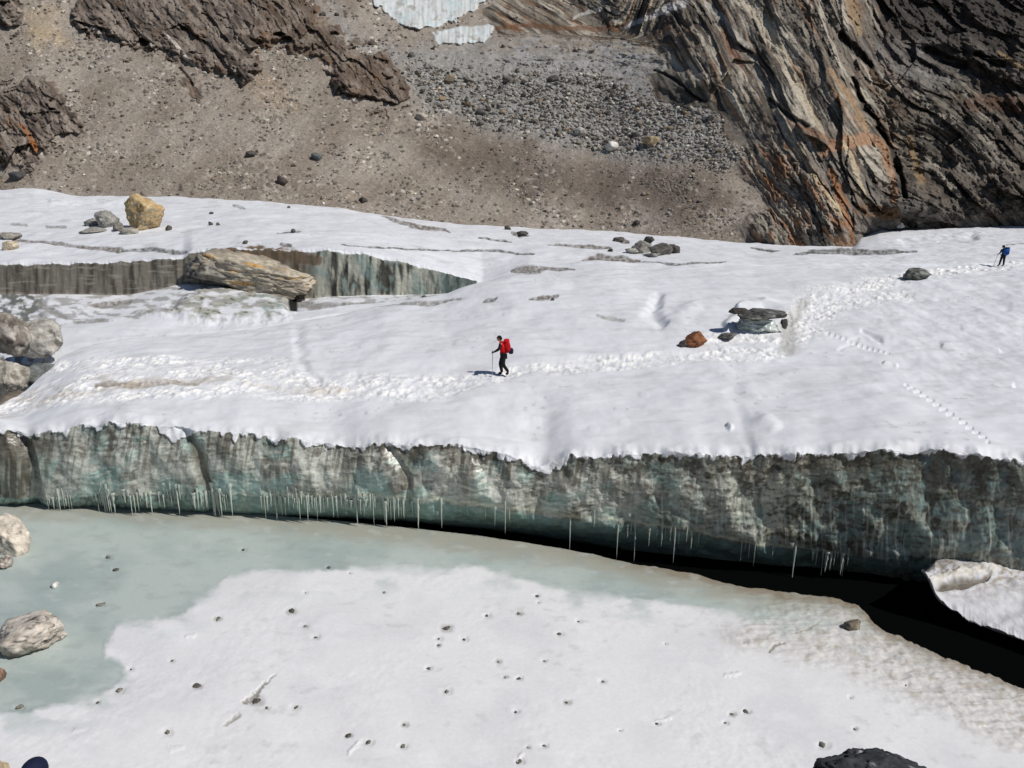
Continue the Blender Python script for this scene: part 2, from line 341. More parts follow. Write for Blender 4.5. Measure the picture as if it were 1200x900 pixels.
# cracks / dirty exposures : polyline, depth, colour
DK = lin(92, 90, 84); BR = lin(112, 103, 92); TL = lin(128, 138, 132)
CR = [([(15, 282, 2), (60, 285, 2.5), (120, 291, 3), (140, 293, 4), (150, 293, 1)], 0.5, BR), ([(145, 293, 1), (170, 292, 3), (215, 296, 3)], 0.5, DK),
      ([(400, 288, 1), (450, 290, 1.3), (520, 293, 1.6), (580, 295, 2), (625, 298, 1)], 0.35, DK), ([(448, 254, 1), (470, 261, 3.5), (500, 266, 4.5), (520, 269, 3), (528, 272, 1)], 0.5, BR),
      ([(560, 278, 1), (590, 281, 2), (600, 282, 1)], 0.4, DK), ([(600, 272, 2), (610, 276, 4), (618, 276, 2)], 0.5, DK), ([(640, 286, 1), (680, 287, 3), (710, 290, 2), (716, 290, 1)], 0.5, BR),
      ([(680, 304, 1), (700, 302, 5), (730, 302, 5), (748, 304, 2)], 0.45, BR), ([(745, 305, 1), (790, 310, 2), (850, 308, 1)], 0.3, DK),
      ([(600, 318, 2), (620, 316, 6), (640, 315, 4), (672, 315, 1)], 0.5, BR), ([(565, 354, 1), (575, 351, 3), (582, 349, 1)], 0.3, DK), ([(620, 353, 1), (635, 350, 4), (652, 347, 3)], 0.3, BR),
      ([(700, 370, 2), (716, 374, 4), (730, 378, 3)], 0.12, lin(165, 165, 160)), ([(880, 290, 1), (905, 294, 2.5), (915, 294, 1)], 0.6, DK), ([(930, 298, 1), (975, 294, 5), (1030, 295, 4), (1072, 295, 1.5)], 0.7, DK),
      ([(720, 280, 2), (730, 283, 4), (735, 284, 2)], 0.4, BR), ([(1180, 288, 1), (1195, 286, 1.5), (1215, 288, 1)], 0.4, BR),
      ([(112, 452, 2), (125, 450, 4), (160, 449, 3)], 0.1, lin(150, 140, 128)), ([(150, 449, 4), (200, 446, 5), (232, 450, 3)], 0.08, lin(175, 165, 152)),
      ([(15, 263, 3), (30, 264, 3)], 0.2, lin(160, 158, 155)), ([(55, 265, 2), (75, 265, 2)], 0.2, lin(140, 138, 135)), ([(325, 272, 1), (345, 272, 2.5), (352, 272, 1)], 0.2, DK), ([(330, 286, 2), (340, 287, 2)], 0.2, DK), ([(275, 241, 2), (285, 243, 2)], 0.1, lin(150, 150, 150)),
      # shelf between the walls
      ([(110, 357, 3), (130, 355, 4), (152, 352, 3)], 0.3, BR), ([(48, 357, 3), (62, 365, 5), (75, 372, 3)], 0.3, lin(140, 138, 132)), ([(75, 392, 5), (100, 388, 6), (140, 385, 5), (190, 384, 5)], 0.55, lin(120, 128, 120)),
      ([(195, 380, 2), (215, 382, 5), (240, 384, 4)], 0.3, lin(120, 122, 114)), ([(245, 382, 3), (280, 381, 2.5), (320, 378, 3)], 0.3, lin(135, 135, 128)), ([(90, 377, 4), (120, 374, 4)], 0.15, lin(150, 148, 144)),
      ([(325, 352, 3), (350, 354, 5), (380, 362, 7), (400, 359, 4), (430, 357, 4), (500, 355, 3), (540, 350, 1)], 0.3, lin(135, 132, 125))]
cm = []
Ucr = U + 3 * fbm(U / 26, GPY / 9, 2, 40); Vcr = GPY + 1.8 * fbm(U / 30, GPY / 14, 4, 41); crn = fbm(U / 4, GPY / 1.5, 3, 42)
crow = (SEG >= 5) & (SEG <= 14) & ~((SEG == 9))
for pts, h, c in CR:
    m = stroke(Ucr, Vcr, pts, 0.8) * crow
    cm.append((sm(0.02, 0.45, m + 0.12 * crn * (m > 0)), c)); dz -= 0.22 * h * sm(0.0, 0.9, m)
# big icy apron below the ledge rock, partly bare
AP = poly_sd(U + 8 * fbm(U / 18, GPY / 8, 3, 43), GPY + 5 * fbm(U / 14, GPY / 6, 3, 44), [(205, 362), (228, 345), (260, 338), (335, 345), (340, 372), (300, 376), (240, 377), (205, 372), (160, 368)])
apm = sm(-3, 3, AP) * ((SEG >= 9) & (SEG <= 11)) * sm(-0.25, 0.15, fbm(U / 26, GPY / 7, 4, 45))
dz += 0.3 * sm(-6, 6, AP) * ((SEG == 10) | (SEG == 9))

# wall relief, towards the viewer (-Y)
wx = GX; wz = GZ
flute = 0.24 * fbm(wx / 1.9 + 0.3 * wz, wz / 3.0, 3, 51) + 0.09 * np.abs(fbm(wx / 0.9 - 0.3 * wz, wz / 1.8, 2, 59)) + 0.045 * ridged(wx / 0.55 + 0.25 * wz, wz / 1.5, 4, 52) + 0.02 * fbm(wx / 0.22, wz / 0.16, 4, 53) + 0.015 * ridged(wx / 1.6, wz / 0.2 + 0.8 * fbm(wx / 1.2, wz, 2, 55), 3, 54)
groove = stroke(U, GPY, [(212, 500, 10), (228, 530, 12), (240, 565, 10), (250, 600, 9)]) * 0.22 + stroke(U, GPY, [(20, 505, 14), (34, 545, 12), (40, 600, 18)]) * 0.35 + stroke(U, GPY, [(455, 525, 8), (478, 560, 6), (482, 600, 5)]) * 0.2
underq = np.where(is_under, 0.3, 1.0)
dy = -(flute * underq * (0.6 + 0.4 * sm(0, 600, U)) - groove) * facew
fl2 = 0.30 * fbm(wx / 1.6, wz / 6, 3, 56) + 0.16 * ridged(wx / 1.3, wz / 8, 3, 57) + 0.05 * fbm(wx / 0.3, wz / 0.3, 3, 58)
dy += -fl2 * w2 * (0.35 + 0.65 * sm(360, 400, U))
GY2 = GY + dy; GZ2 = GZ + dz
GX2 = world(U, GY, GZ)[0]
# ---- colours
SNW = lin(222, 224, 229) * 1.0
col = np.empty(GY.shape + (3,), np.float32); col[:] = SNW
g1 = fbm(GX / 5, GY / 7, 4, 61); g2 = fbm(GX / 12, GY / 12, 3, 62)
col *= (1 + 0.05 * g1 + 0.04 * g2)[..., None]
col = mixc(col, lin(204, 206, 211), sm(0.1, 0.7, fbm(GX / 3 + 5, GY / 9, 4, 63)) * 0.35)
grit = sm(0.30, 0.6, fbm(GX / 0.35, GY / 0.5, 3, 93)) * sm(0.0, 0.5, fbm(GX / 4, GY / 3, 3, 94))
col = mixc(col, lin(176, 174, 172), grit * 0.5)
col = mixc(col, lin(190, 190, 190), sm(0.1, 0.5, fbm(GX / 2.6 + GY * 0.1, GY / 0.9, 4, 97)) * 0.28)
# trampled lumps painted whiter as sunlit highlights, path dirt on the left is browner
col = mixc(col, lin(250, 249, 246), np.clip(T, 0, 1) * sm(-0.2, 0.25, lump) * 0.95)
dirt = np.clip(stroke(Uw, Vw, [(-30, 495, 12), (50, 462, 13), (150, 446, 10), (300, 445, 9), (400, 455, 8)], 0.5) * 1.6, 0, 1) * onmain
col = mixc(col, lin(196, 188, 178), dirt * sm(-0.3, 0.4, fbm(GX / 1.8, GY / 1.2, 3, 64)) * 0.7)
dp = np.clip(stroke(Uw, Vw, [(925, 408, 10), (925, 380, 9), (940, 355, 6)], 0.7) * 1.8, 0, 1) * onmain
col = mixc(col, lin(190, 188, 184), dp * 0.75)
for m, c in cm: col = mixc(col, c, m * np.clip(0.75 + 0.5 * fbm(U / 5, GPY / 3, 3, 65), 0, 1))
# thin dusty patches on the upper field
dust = sm(0.35, 0.6, fbm(GX / 4, GY / 3, 4, 66)) * ((SEG >= 13)) * 0.25 * sm(750, 500, U)
col = mixc(col, lin(150, 146, 142), dust)
apc = mixc(np.zeros_like(col) + lin(172, 172, 162), lin(140, 160, 152), sm(-0.2, 0.3, fbm(U / 12, GPY / 12, 3, 67)) * sm(240, 330, U))
apc = mixc(apc, lin(96, 92, 84), sm(0.15, 0.45, fbm(U / 9, GPY / 3, 4, 68)))
col = col + (apc - col) * apm[..., None]
greyb = sm(-0.02, 0.25, fbm(U / 22, GPY / 5, 4, 69)) * ((SEG >= 10) & (SEG <= 10)) * sm(560, 480, U) * 0.75
col = mixc(col, lin(148, 145, 140), greyb)
# dark patch painted for the shade of a gap before the ledge rock
hole_shade = sm(0.2, 0.5, stroke(U, GPY, [(343, 352, 8), (344, 361, 7)])) * ((SEG == 10) | (SEG == 11))
col = mixc(col, lin(28, 30, 30), hole_shade)
dirtyleft = sm(70, 40, U) * ((SEG >= 8) & (SEG <= 10))
col = mixc(col, lin(110, 112, 108), dirtyleft * sm(-0.2, 0.2, fbm(U / 12, GPY / 8, 3, 70)))
# upper wall colours
ww = 0.5 + 0.5 * fbm(U / 7, GPY / 60, 4, 71)
ww2 = fbm(U / 30, GPY / 4, 4, 72)
wc = mixc(np.zeros_like(col) + lin(128, 122, 112), lin(82, 76, 68), sm(0.4, 0.75, ww))
wc = mixc(wc, lin(165, 160, 148), sm(0.15, 0.5, ww2) * 0.5)
wr = mixc(np.zeros_like(col) + lin(160, 160, 148), lin(62, 62, 56), sm(0.42, 0.66, 0.5 + 0.5 * fbm(U / 9, GPY / 50, 4, 73)))
wr = mixc(wr, lin(118, 136, 132), sm(0.0, 0.3, fbm(U / 16, GPY / 30, 3, 74)) * 0.6)
wr = mixc(wr, lin(58, 72, 70), sm(470, 540, U) * 0.8)
wc = wc + (wr - wc) * sm(355, 375, U)[..., None]
brn = sm(0.1, 0.5, stroke(U + 4 * fbm(U / 8, GPY / 6, 3, 78), GPY + 3 * fbm(U / 9, GPY / 5, 3, 79), [(268, 292, 6), (300, 294, 10), (345, 299, 12), (372, 306, 8)]))
wc = mixc(wc, lin(104, 90, 72), brn * 0.9)
col = mixc(col, lin(112, 94, 72), brn * (SEG >= 12) * (SEG <= 13) * sm(-0.3, 0.1, fbm(U / 10, GPY / 4, 3, 92)))
wl = sm(0.3, 0.6, np.where(SEG == 11, 1.0, 0.0) * sm(0.15, 0.5, wall2h)[None] + 0)
col = col + (wc - col) * wl[..., None]
# snow bits on the low part of the upper wall
# ---- front ice wall colours
f = np.clip((GPY - top_py[None]) / (led_py - top_py)[None], 0, 1)
warp = 9 * fbm(U / 45, GPY / 60, 3, 80)
vs1 = fbm(U / 9, GPY / 70, 4, 81); hs = fbm(U / 60, (GPY + warp) / 4.5, 4, 82); blo = fbm(U / 45, GPY / 28, 4, 83); fine = fbm(U / 5, GPY / 6, 4, 84)
rt = sm(620, 980, U)
ice = mixc(np.zeros_like(col) + lin(160, 163, 156), lin(112, 110, 102), sm(-0.15, 0.45, vs1 * 0.7 + blo * 0.6))
ice = mixc(ice, lin(128, 154, 148), sm(-0.05, 0.4, fbm(U / 50 + 3, GPY / 35, 3, 85) + 0.45 * (f - 0.5)) * 0.85)
ice = mixc(ice, lin(190, 191, 182), sm(0.15, 0.5, hs + 0.3 * vs1) * 0.6)
ice = mixc(ice, lin(84, 78, 66), sm(0.2, 0.6, -hs + 0.5 * fine) * 0.55)
icr = mixc(np.zeros_like(col) + lin(104, 110, 102), lin(58, 54, 44), sm(-0.1, 0.35, blo * 0.8 + 0.5 * fine))
icr = mixc(icr, lin(86, 104, 102), sm(-0.1, 0.3, fbm(U / 60 + 9, GPY / 22, 3, 86) + 0.3 * sm(950, 1050, U)) * 0.85)
icr = mixc(icr, lin(156, 156, 144), sm(0.1, 0.45, vs1 + 0.35 * hs + 0.45 * sm(70, 20, np.abs(U - 880)) - 0.35 * sm(980, 1080, U)) * 0.7)
icr = mixc(icr, lin(50, 46, 38), sm(0.1, 0.4, -hs + 0.6 * fine) * 0.65)
ice = ice + (icr - ice) * rt[..., None]
topdirt = sm(0.40, 0.0, f + 0.25 * fine + 0.3 * blo) * (0.35 + 0.65 * sm(330, 470, U)) * (0.6 + 0.4 * sm(-0.2, 0.3, vs1))
ice = mixc(ice, lin(62, 57, 48), topdirt * 0.85)
leftdirt = sm(75, 25, U + 12 * fine)
ice = mixc(ice, lin(70, 64, 54), leftdirt * 0.9)
pan = fbm(U / 38, GPY / 90, 3, 89)
ice = mixc(ice, lin(70, 68, 60), sm(0.15, 0.5, pan + 0.25 * fine) * (0.45 + 0.2 * rt))
ice = mixc(ice, lin(182, 184, 176), sm(0.15, 0.5, -pan + 0.3 * hs) * 0.25 * (1 - 0.6 * rt))
arc = np.abs((fbm(U / 55, GPY / 40, 2, 76) * 6) % 1.0 - 0.5)
ice = mixc(ice, lin(92, 90, 80), sm(0.10, 0.0, arc) * 0.45 * sm(-0.3, 0.2, blo))
blot = fbm(U / 20, GPY / 16, 4, 75) + 0.5 * fine
ice = mixc(ice, lin(52, 48, 40), sm(0.05, 0.4, blot) * sm(0.75, 0.1, f) * (0.45 + 0.45 * sm(300, 450, U)))
ice = mixc(ice, lin(44, 44, 38), sm(0.1, 0.45, blot - 0.2 * hs) * rt * 0.65)
vst = fbm(U / 5.5 + 0.03 * GPY, GPY / 160, 4, 77)
ice = mixc(ice, lin(74, 70, 60), sm(0.12, 0.4, vst + 0.15 * fine) * sm(1.0, 0.25, f) * 0.7)
ice = mixc(ice, lin(176, 178, 168), sm(0.15, 0.45, fbm(U / 4.5, GPY / 120, 3, 78)) * sm(0.2, 0.7, f) * 0.35)
gd = np.clip(stroke(U, GPY, [(214, 500, 8), (228, 530, 9), (240, 565, 8), (250, 600, 6)]) * 1.6, 0, 1)
ice = mixc(ice, lin(84, 78, 66), gd * 0.8)
# rime line on the ledge, teal glassy ice below it
ll = np.exp(-((GPY - led_py[None]) / 1.6) ** 2) * sm(300, 420, U)
ice = mixc(ice, lin(178, 180, 160), ll * (SEG >= 2) * 0.6)
und = np.where(SEG == 2, FR * 0.5 + 0.5, np.where(SEG == 1, 0.4 * FR, 0.0))
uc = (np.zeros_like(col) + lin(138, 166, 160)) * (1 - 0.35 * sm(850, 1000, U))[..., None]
uc = mixc(uc, lin(150, 165, 152), sm(0.0, 0.5, vs1) * 0.5); uc = mixc(uc, lin(76, 72, 60), sm(330, 200, U) * sm(-0.2, 0.3, fine) * 0.7)
uc = np.where((SEG <= 0)[..., None], lin(84, 102, 96), uc)  # deepest underside darker, its shade put into the ice colour
ice = ice * (1.5 + 0.40 * rt)[..., None]
ice = np.where((SEG <= 2)[..., None], uc, ice)
snowedge = top_py[None] + 3 + 9 * np.clip(fbm(U / 26, GPY / 60, 3, 87), -0.3, 1) + 6 * np.clip(fbm(U / 8, GPY / 14, 3, 88), -0.4, 1) + 12 * sm(30, 0, np.abs(U - 640)) + 8 * sm(26, 0, np.abs(U - 205))
icem = sm(-0.7, 0.9, GPY - snowedge); icem = np.where(SEG <= 4, icem, 0) ; icem = np.where(SEG <= 2, 1, icem)
col = col + (ice - col) * icem[..., None]
P = np.stack([GX2, GY2, GZ2], -1)
snowthick = (1 - icem) * np.where((SEG == 4), 1, 0)
P[..., 1] -= 0.07 * snowthick; P[..., 2] += 0.02 * snowthick
facefaces = (SEG <= 4)
glac = grid_obj('glacier', P, col, M_SNOW, ~facefaces); tag(glac, kind='structure')
gwall = grid_obj('glacier_ice_wall', P, col, M_FACE, facefaces); tag(gwall, kind='structure')

def surf(px, py, lo=5, hi=14):
    """visible glacier point under a picture position"""
    c = int(np.argmin(np.abs(PX - px)))
    pyc = py_of(P[:, c, 1], P[:, c, 2]); ok = np.where((seg >= lo) & (seg <= hi))[0]
    k = ok[np.argmin(np.abs(pyc[ok] - py) + 0.02 * (ok - ok[0]) * 0.01)]
    return Vector(P[k, c])

# ------------------------------------------------------------------ frozen lake
LPX = np.arange(-220, 1421, 1.5)
EDGE = [(-220, 584), (0, 586), (100, 589), (200, 594), (300, 602), (400, 611), (480, 619), (560, 628), (640, 640), (700, 651), (745, 662), (800, 670), (860, 686), (910, 694), (950, 698), (985, 704), (1005, 712), (1016, 722), (1020, 730), (1035, 742), (1060, 752), (1100, 770), (1150, 790), (1200, 811), (1300, 850), (1420, 895)]
ea = np.array(EDGE, float); epy = np.interp(LPX, ea[:, 0], ea[:, 1]); kk = np.hanning(7)[1:-1]; kk /= kk.sum()
epy = np.convolve(np.pad(epy, 2, mode='edge'), kk, 'valid') + sm(500, 900, LPX) * (2.2 * fbm(LPX / 26, LPX * 0, 3, 90) + 1.2 * fbm(LPX / 7, LPX * 0, 3, 91) * sm(950, 1020, LPX))
n = 330; s = np.linspace(0, 1, n)[:, None]
LPY = 985 + (epy[None] - 985) * s
LY = -CAMZ / ray_r(LPY); LZ = np.zeros_like(LY); LU = np.broadcast_to(LPX, LY.shape)
LX = world(LU, LY, LZ)[0]
de = LPY - epy[None]
SNP = [(-300, 845), (0, 836), (30, 834), (60, 828), (100, 822), (130, 808), (146, 792), (140, 772), (122, 770), (125, 755), (135, 735), (170, 728), (205, 722), (240, 700), (265, 677), (300, 668), (350, 670), (420, 666), (480, 667), (560, 664), (590, 672), (640, 688), (690, 698), (760, 703), (820, 712), (850, 716), (900, 728), (950, 722), (985, 716), (1010, 735), (1100, 775), (1500, 860), (1500, 1100), (-300, 1100)]
sd = poly_sd(LU + 6 * fbm(LU / 18, LPY / 12, 4, 92), LPY + 3 * fbm(LU / 16, LPY / 10, 4, 93), SNP)
soft = 4.5 + 9 * sm(-0.1, 0.5, fbm(LU / 90, LPY / 60, 2, 94)) + 12 * sm(800, 900, LU)
snm = sm(-1, 1, sd / soft)
snm2 = np.clip(snm - 0.55 * sm(0.0, 0.5, fbm(LU / 60, LPY / 30, 4, 95)) * sm(45, 5, sd), 0, 1)
tealc = mixc(np.zeros(LY.shape + (3,)) + lin(182, 193, 189), lin(164, 178, 175), sm(-0.3, 0.5, fbm(LU / 110, LPY / 50, 4, 96)))
tealc = mixc(tealc, lin(160, 156, 142), sm(32, 8, de + 8 * fbm(LU / 50, LPY / 9, 3, 97)) * 0.75)
tealc = mixc(tealc, lin(132, 120, 102), sm(12, 1, de + 5 * fbm(LU / 30, LPY / 6, 3, 98)) * sm(560, 900, LU) * 0.9)
tealc = mixc(tealc, lin(196, 200, 198), sm(0.25, 0.6, fbm(LU / 25, LPY / 9, 4, 99)) * 0.35)
snc = mixc(np.zeros(LY.shape + (3,)) + lin(230, 231, 233), lin(222, 222, 225), sm(-0.2, 0.5, fbm(LU / 130, LPY / 80, 4, 100)))
snc = mixc(snc, lin(238, 239, 242), sm(0.15, 0.6, fbm(LU / 60, LPY / 25, 4, 101)) * 0.4)
# wind scalloped dirty zone near the opening
q = poly_sd(LU + 20 * fbm(LU / 60, LPY / 40, 3, 102), LPY + 12 * fbm(LU / 50, LPY / 30, 3, 103), [(840, 745), (900, 700), (1000, 690), (1500, 800), (1500, 960), (1200, 885), (1130, 850), (1010, 800), (900, 765)])
qm = sm(-18, 22, q)
snc = mixc(snc, lin(198, 192, 184), qm * 0.5); snc = mixc(snc, lin(164, 152, 136), qm * sm(0.1, 0.6, fbm(LU / 14, LPY / 9, 4, 104) + 0.3 * sm(40, 8, de)) * 0.55)
lc = tealc + (snc - tealc) * snm2[..., None]
lc = mixc(lc, lin(150, 140, 124), sm(8, 0.5, de) * sm(700, 900, LU) * 0.6)
lc = mixc(lc, lin(190, 188, 184), snm * sm(0.2, 0.6, fbm(LX / 0.5, LY / 0.4, 4, 118)) * sm(-0.2, 0.4, fbm(LX / 4, LY / 3, 2, 119)) * 0.35)
lc = mixc(lc, lin(150, 160, 158), (1 - snm) * sm(0.1, 0.6, fbm(LX / 0.9, LY / 0.5, 4, 121)) * 0.35)
WX = LX + 0.5 * fbm(LX / 1.3, LY / 1.3, 3, 105)
scal = ridged(WX / 1.3 + LY * 0.5, LY / 0.5, 3, 106) ; sc2 = fbm(LX / 0.22, LY / 0.22, 3, 107)
LZ = LZ + 0.03 * snm + qm * (0.05 * scal + 0.022 * sc2) + 0.012 * fbm(LX / 2.5, LY / 2.5, 3, 108) * snm + 0.006 * fbm(LX / 0.3, LY / 0.3, 3, 109) * snm * sm(-0.1, 0.4, fbm(LX / 3, LY / 3, 2, 110)) * 1.5
# small raised snow flecks and the crack near the lower left
for pts, h, c in [([(268, 848, 3), (275, 842, 4), (280, 838, 3)], -0.015, lin(190, 190, 188)), ([(286, 824, 3), (296, 819, 5), (303, 810, 3), (310, 803, 2), (322, 792, 1)], -0.05, lin(110, 105, 92)), ([(262, 852, 1.5), (272, 845, 3), (280, 840, 3)], -0.02, lin(170, 168, 160)),
                  ([(408, 884, 3), (420, 872, 2.5)], 0.06, None), ([(768, 847, 1.5), (785, 843, 3)], 0.05, None), ([(901, 764, 3), (909, 757, 2), (919, 756, 1.5)], -0.04, lin(130, 122, 110)), ([(850, 793, 2.5), (866, 790, 2.5)], 0.05, None), ([(606, 892, 1), (612, 884, 2.5)], 0.05, None),
                  ([(88, 857, 4), (96, 856, 3)], 0.04, None), ([(930, 745, 1.2), (950, 737, 1.8), (960, 730, 1)], -0.03, lin(165, 155, 140)), ([(220, 747, 3), (228, 746, 3)], 0.05, None), ([(200, 880, 5), (215, 876, 3)], 0.03, None)]:
    m = stroke(LU + 1.5 * fbm(LU / 5, LPY / 5, 2, 111), LPY + 1.5 * fbm(LU / 4, LPY / 4, 2, 112), pts); mm = sm(0.1, 0.6, m + 0.6 * (m > 0) * fbm(LU / 2.5, LPY / 2.5, 3, 114)); LZ = LZ + h * mm * (0.45 if h > 0 else 1)
    if c is not None: lc = mixc(lc, c, mm * 0.8)
# stones on the lake ice : px, py, width, height
LS = [(285, 644, 6, 4, 'small dark stone near the top edge of the snow patch, above the others at left'), (126, 653, 9, 4, 'faint grey stone sunk in the lake ice left of the snow patch, upper one'), (135, 668, 8, 3, 'faint grey stone sunk in the lake ice left of the snow patch, lower one'), (116, 709, 13, 5, 'faint flat stone sunk in the lake ice between white stone and snow patch'),
      (385, 665, 6, 4, 'dark stone right on the upper snow edge of the lake'), (358, 695, 4, 2, None), (341, 717, 11, 6, 'dark stone above the pair of grey stones on the lake snow'), (357, 735, 8, 5, 'grey stone, upper of the lower pair right of lake centre left'), (370, 748, 8, 4, 'grey stone, lowest of the slanting row of four on the lake snow'),
      (255, 726, 9, 4, 'dark oblong stone alone on the snow near the lake snow edge'), (153, 785, 6, 3, None), (139, 810, 12, 6, 'black oblong stone on the snow edge at lower left'), (231, 805, 11, 5, 'black stone left of the dirty crack in the lake snow'), (196, 859, 8, 7, 'round dark stone below left of the dirty crack'), (114, 824, 6, 3, None), (22, 829, 14, 5, 'grey flat stone on the snow edge at far lower left'),
      (346, 830, 9, 6, 'dark stone right of the dirty crack'), (312, 831, 7, 4, 'small dark stone touching the right side of the dirty crack'), (300, 823, 16, 9, 'dull brown stone lying in the dirty crack'), (201, 775, 5, 3, None),
      (571, 722, 7, 4, 'dark stone, left of the upper pair on the central lake snow'), (608, 720, 9, 3, 'dark flat stone, right of the upper pair on the central lake snow'), (629, 699, 6, 3, None), (631, 707, 4, 2, None), (523, 737, 11, 8, 'largest dark stone of the central cluster on the lake snow'), (514, 749, 7, 4, 'small dark stone below left of the largest central one'), (544, 750, 7, 5, 'small dark stone below right of the largest central one'), (514, 757, 4, 3, None),
      (678, 729, 6, 4, 'lone dark stone right of the upper pair on lake snow'), (656, 744, 7, 4, 'lone dark stone below the upper pair on lake snow'), (584, 776, 5, 4, None), (638, 775, 5, 3, None), (502, 784, 6, 4, None), (592, 794, 4, 3, None), (608, 796, 6, 4, None), (523, 811, 10, 7, 'dark stone at the centre of the lower lake snow'), (664, 824, 8, 5, 'dark ringed stone in the lower middle right of the lake snow'), (706, 800, 5, 4, None), (605, 835, 5, 4, None),
      (474, 850, 6, 5, 'small round dark stone above the whitish streaked stone'), (431, 871, 13, 6, 'black shiny stone beside a ridge of raised snow'), (472, 876, 8, 5, 'grey ringed stone low in the lake snow'), (408, 863, 8, 4, 'grey flat stone above left of the black shiny stone'), (638, 875, 7, 4, 'dark stone near the bottom edge, right of centre'), (609, 893, 10, 5, 'grey stone at the bottom edge under the snow streak'), (619, 877, 5, 3, None), (770, 849, 6, 3, 'dark stone at the left end of a white snow ridge'), (727, 857, 4, 2, None),
      (874, 754, 5, 4, 'small dark stone left of the branching crack by the opening'), (965, 875, 13, 7, 'dark flat stone above left of the black foreground boulder'), (1062, 804, 4, 4, 'tiny black stone on the scalloped dirty snow'), (858, 838, 7, 4, None), (875, 835, 8, 4, None), (850, 848, 5, 3, None), (1002, 855, 4, 3, None), (997, 818, 4, 3, None), (780, 755, 3, 2, None), (450, 695, 4, 2, None), (410, 672, 3, 2, None)]
for q_, (px_, py_, ww_, hh_, _l) in enumerate(LS):
    m = stroke(LU + 1.2 * fbm(LU / 4, LPY / 4, 2, 115), LPY + 1.2 * fbm(LU / 4, LPY / 4, 2, 116), [(px_ - ww_ * 0.3, py_, hh_ * 1.1 + 1.5), (px_ + ww_ * 0.3, py_, hh_ * 1.1 + 1.5)])
    LZ = LZ - 0.025 * sm(0.25, 0.9, m); lc = mixc(lc, lin(176, 176, 172), sm(0.3, 0.9, m) * (0.2 + 0.6 * (q_ % 3 == 0)) * snm)
LP = np.stack([LX, LY, LZ], -1)
# the free edge of the lake ice: a rounded lip that drops into the opening
lip = []
lcx = []
cth = np.linspace(0.05, 1, 12)
for t in cth:
    a = t * math.pi / 2
    r_ = 0.12
    yy = LP[-1, :, 1] + r_ * math.sin(a) - 0.25 * max(0, t - 0.4); zz = LP[-1, :, 2] - r_ * (1 - math.cos(a)) - 0.75 * max(0, t - 0.4)
    xx = LP[-1, :, 0] + (r_ * math.sin(a) - 0.3 * max(0, t - 0.4)) * sm(940, 1040, LPX)
    jit = 0.03 * fbm(LPX / 6, LPX * 0 + t * 5, 3, 113)
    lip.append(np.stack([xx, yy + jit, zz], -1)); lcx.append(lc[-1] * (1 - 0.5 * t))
LP = np.concatenate([LP, np.array(lip)]); lc = np.concatenate([lc, np.array(lcx)])
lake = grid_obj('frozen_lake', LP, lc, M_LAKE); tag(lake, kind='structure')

# meltwater in the opening under the glacier, near black in place of shade
mw = bpy.data.materials.new('shade_black_meltwater'); mw.use_nodes = True; p_ = mw.node_tree.nodes['Principled BSDF']
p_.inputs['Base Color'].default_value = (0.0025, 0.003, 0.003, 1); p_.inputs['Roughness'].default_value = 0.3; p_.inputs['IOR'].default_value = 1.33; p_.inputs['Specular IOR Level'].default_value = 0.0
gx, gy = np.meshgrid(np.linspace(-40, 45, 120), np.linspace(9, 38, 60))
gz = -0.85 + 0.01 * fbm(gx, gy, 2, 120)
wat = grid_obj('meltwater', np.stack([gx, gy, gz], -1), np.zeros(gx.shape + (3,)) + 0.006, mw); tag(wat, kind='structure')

# ------------------------------------------------------------------ mountain side
MPY = np.concatenate([np.arange(-70, 0, 2.0), np.arange(0, 320, 0.72)])
MPX = np.concatenate([np.arange(-260, -12, 4.0), np.arange(-12, 1212, 0.85), np.arange(1212, 1461, 4.0)])
MU, MV = np.meshgrid(MPX, MPY)
bk = np.array(BACK, float)
Yb = np.interp(MPX, bk[:, 0], bk[:, 2]); zb = z_at(np.interp(MPX, bk[:, 0], bk[:, 1]), Yb) - 0.4
_y = np.interp(UX, bk[:, 0], bk[:, 2]); _z = z_at(np.interp(UX, bk[:, 0], bk[:, 1]), _y) - 0.4
kk = np.hanning(61)[1:-1]; kk /= kk.sum(); kz = np.hanning(13)[1:-1]; kz /= kz.sum()
Yb = np.interp(MPX, UX, np.convolve(np.pad(_y, 29, mode='edge'), kk, 'valid')); zb = np.interp(MPX, UX, z_at(np.interp(UX, bk[:, 0], bk[:, 1]), np.convolve(np.pad(_y, 29, mode='edge'), kk, 'valid'))) - 0.3
bpy_line = np.interp(MPX, bk[:, 0], bk[:, 1])[None]
slope = np.interp(MPX, [-260, 0, 300, 450, 560, 700, 820, 900, 1000, 1460], [0.70, 0.68, 0.62, 0.58, 0.56, 0.59, 0.66, 0.72, 0.80, 0.95])[None]
rr = ray_r(MV)
MY = (CAMZ - zb[None] + slope * Yb[None]) / np.maximum(slope - rr, 0.2)
scale = MY / F                                          # metres per picture pixel
wpu = 10 * fbm(MU / 40, MV / 40, 4, 130) + 3 * fbm(MU / 9, MV / 9, 3, 131)
wpv = 8 * fbm(MU / 40 + 7, MV / 40, 4, 132) + 3 * fbm(MU / 9 + 3, MV / 9, 3, 133)
O1 = [(75, -120), (82, 30), (115, 48), (140, 62), (165, 58), (190, 72), (215, 78), (250, 90), (288, 110), (296, 96), (306, 84), (302, 62), (318, 58), (345, 66), (365, 60), (378, 85), (392, 105), (420, 126), (450, 138), (482, 124), (474, 92), (445, 48), (410, 40), (388, 28), (368, 0), (368, -120)]
O2 = [(-330, 60), (-60, 92), (0, 97), (40, 86), (62, 95), (100, 150), (98, 156), (80, 165), (50, 190), (34, 208), (15, 200), (0, 192), (-60, 190), (-330, 195)]
O3 = [(206, 93), (225, 94), (245, 112), (236, 117), (215, 106)]
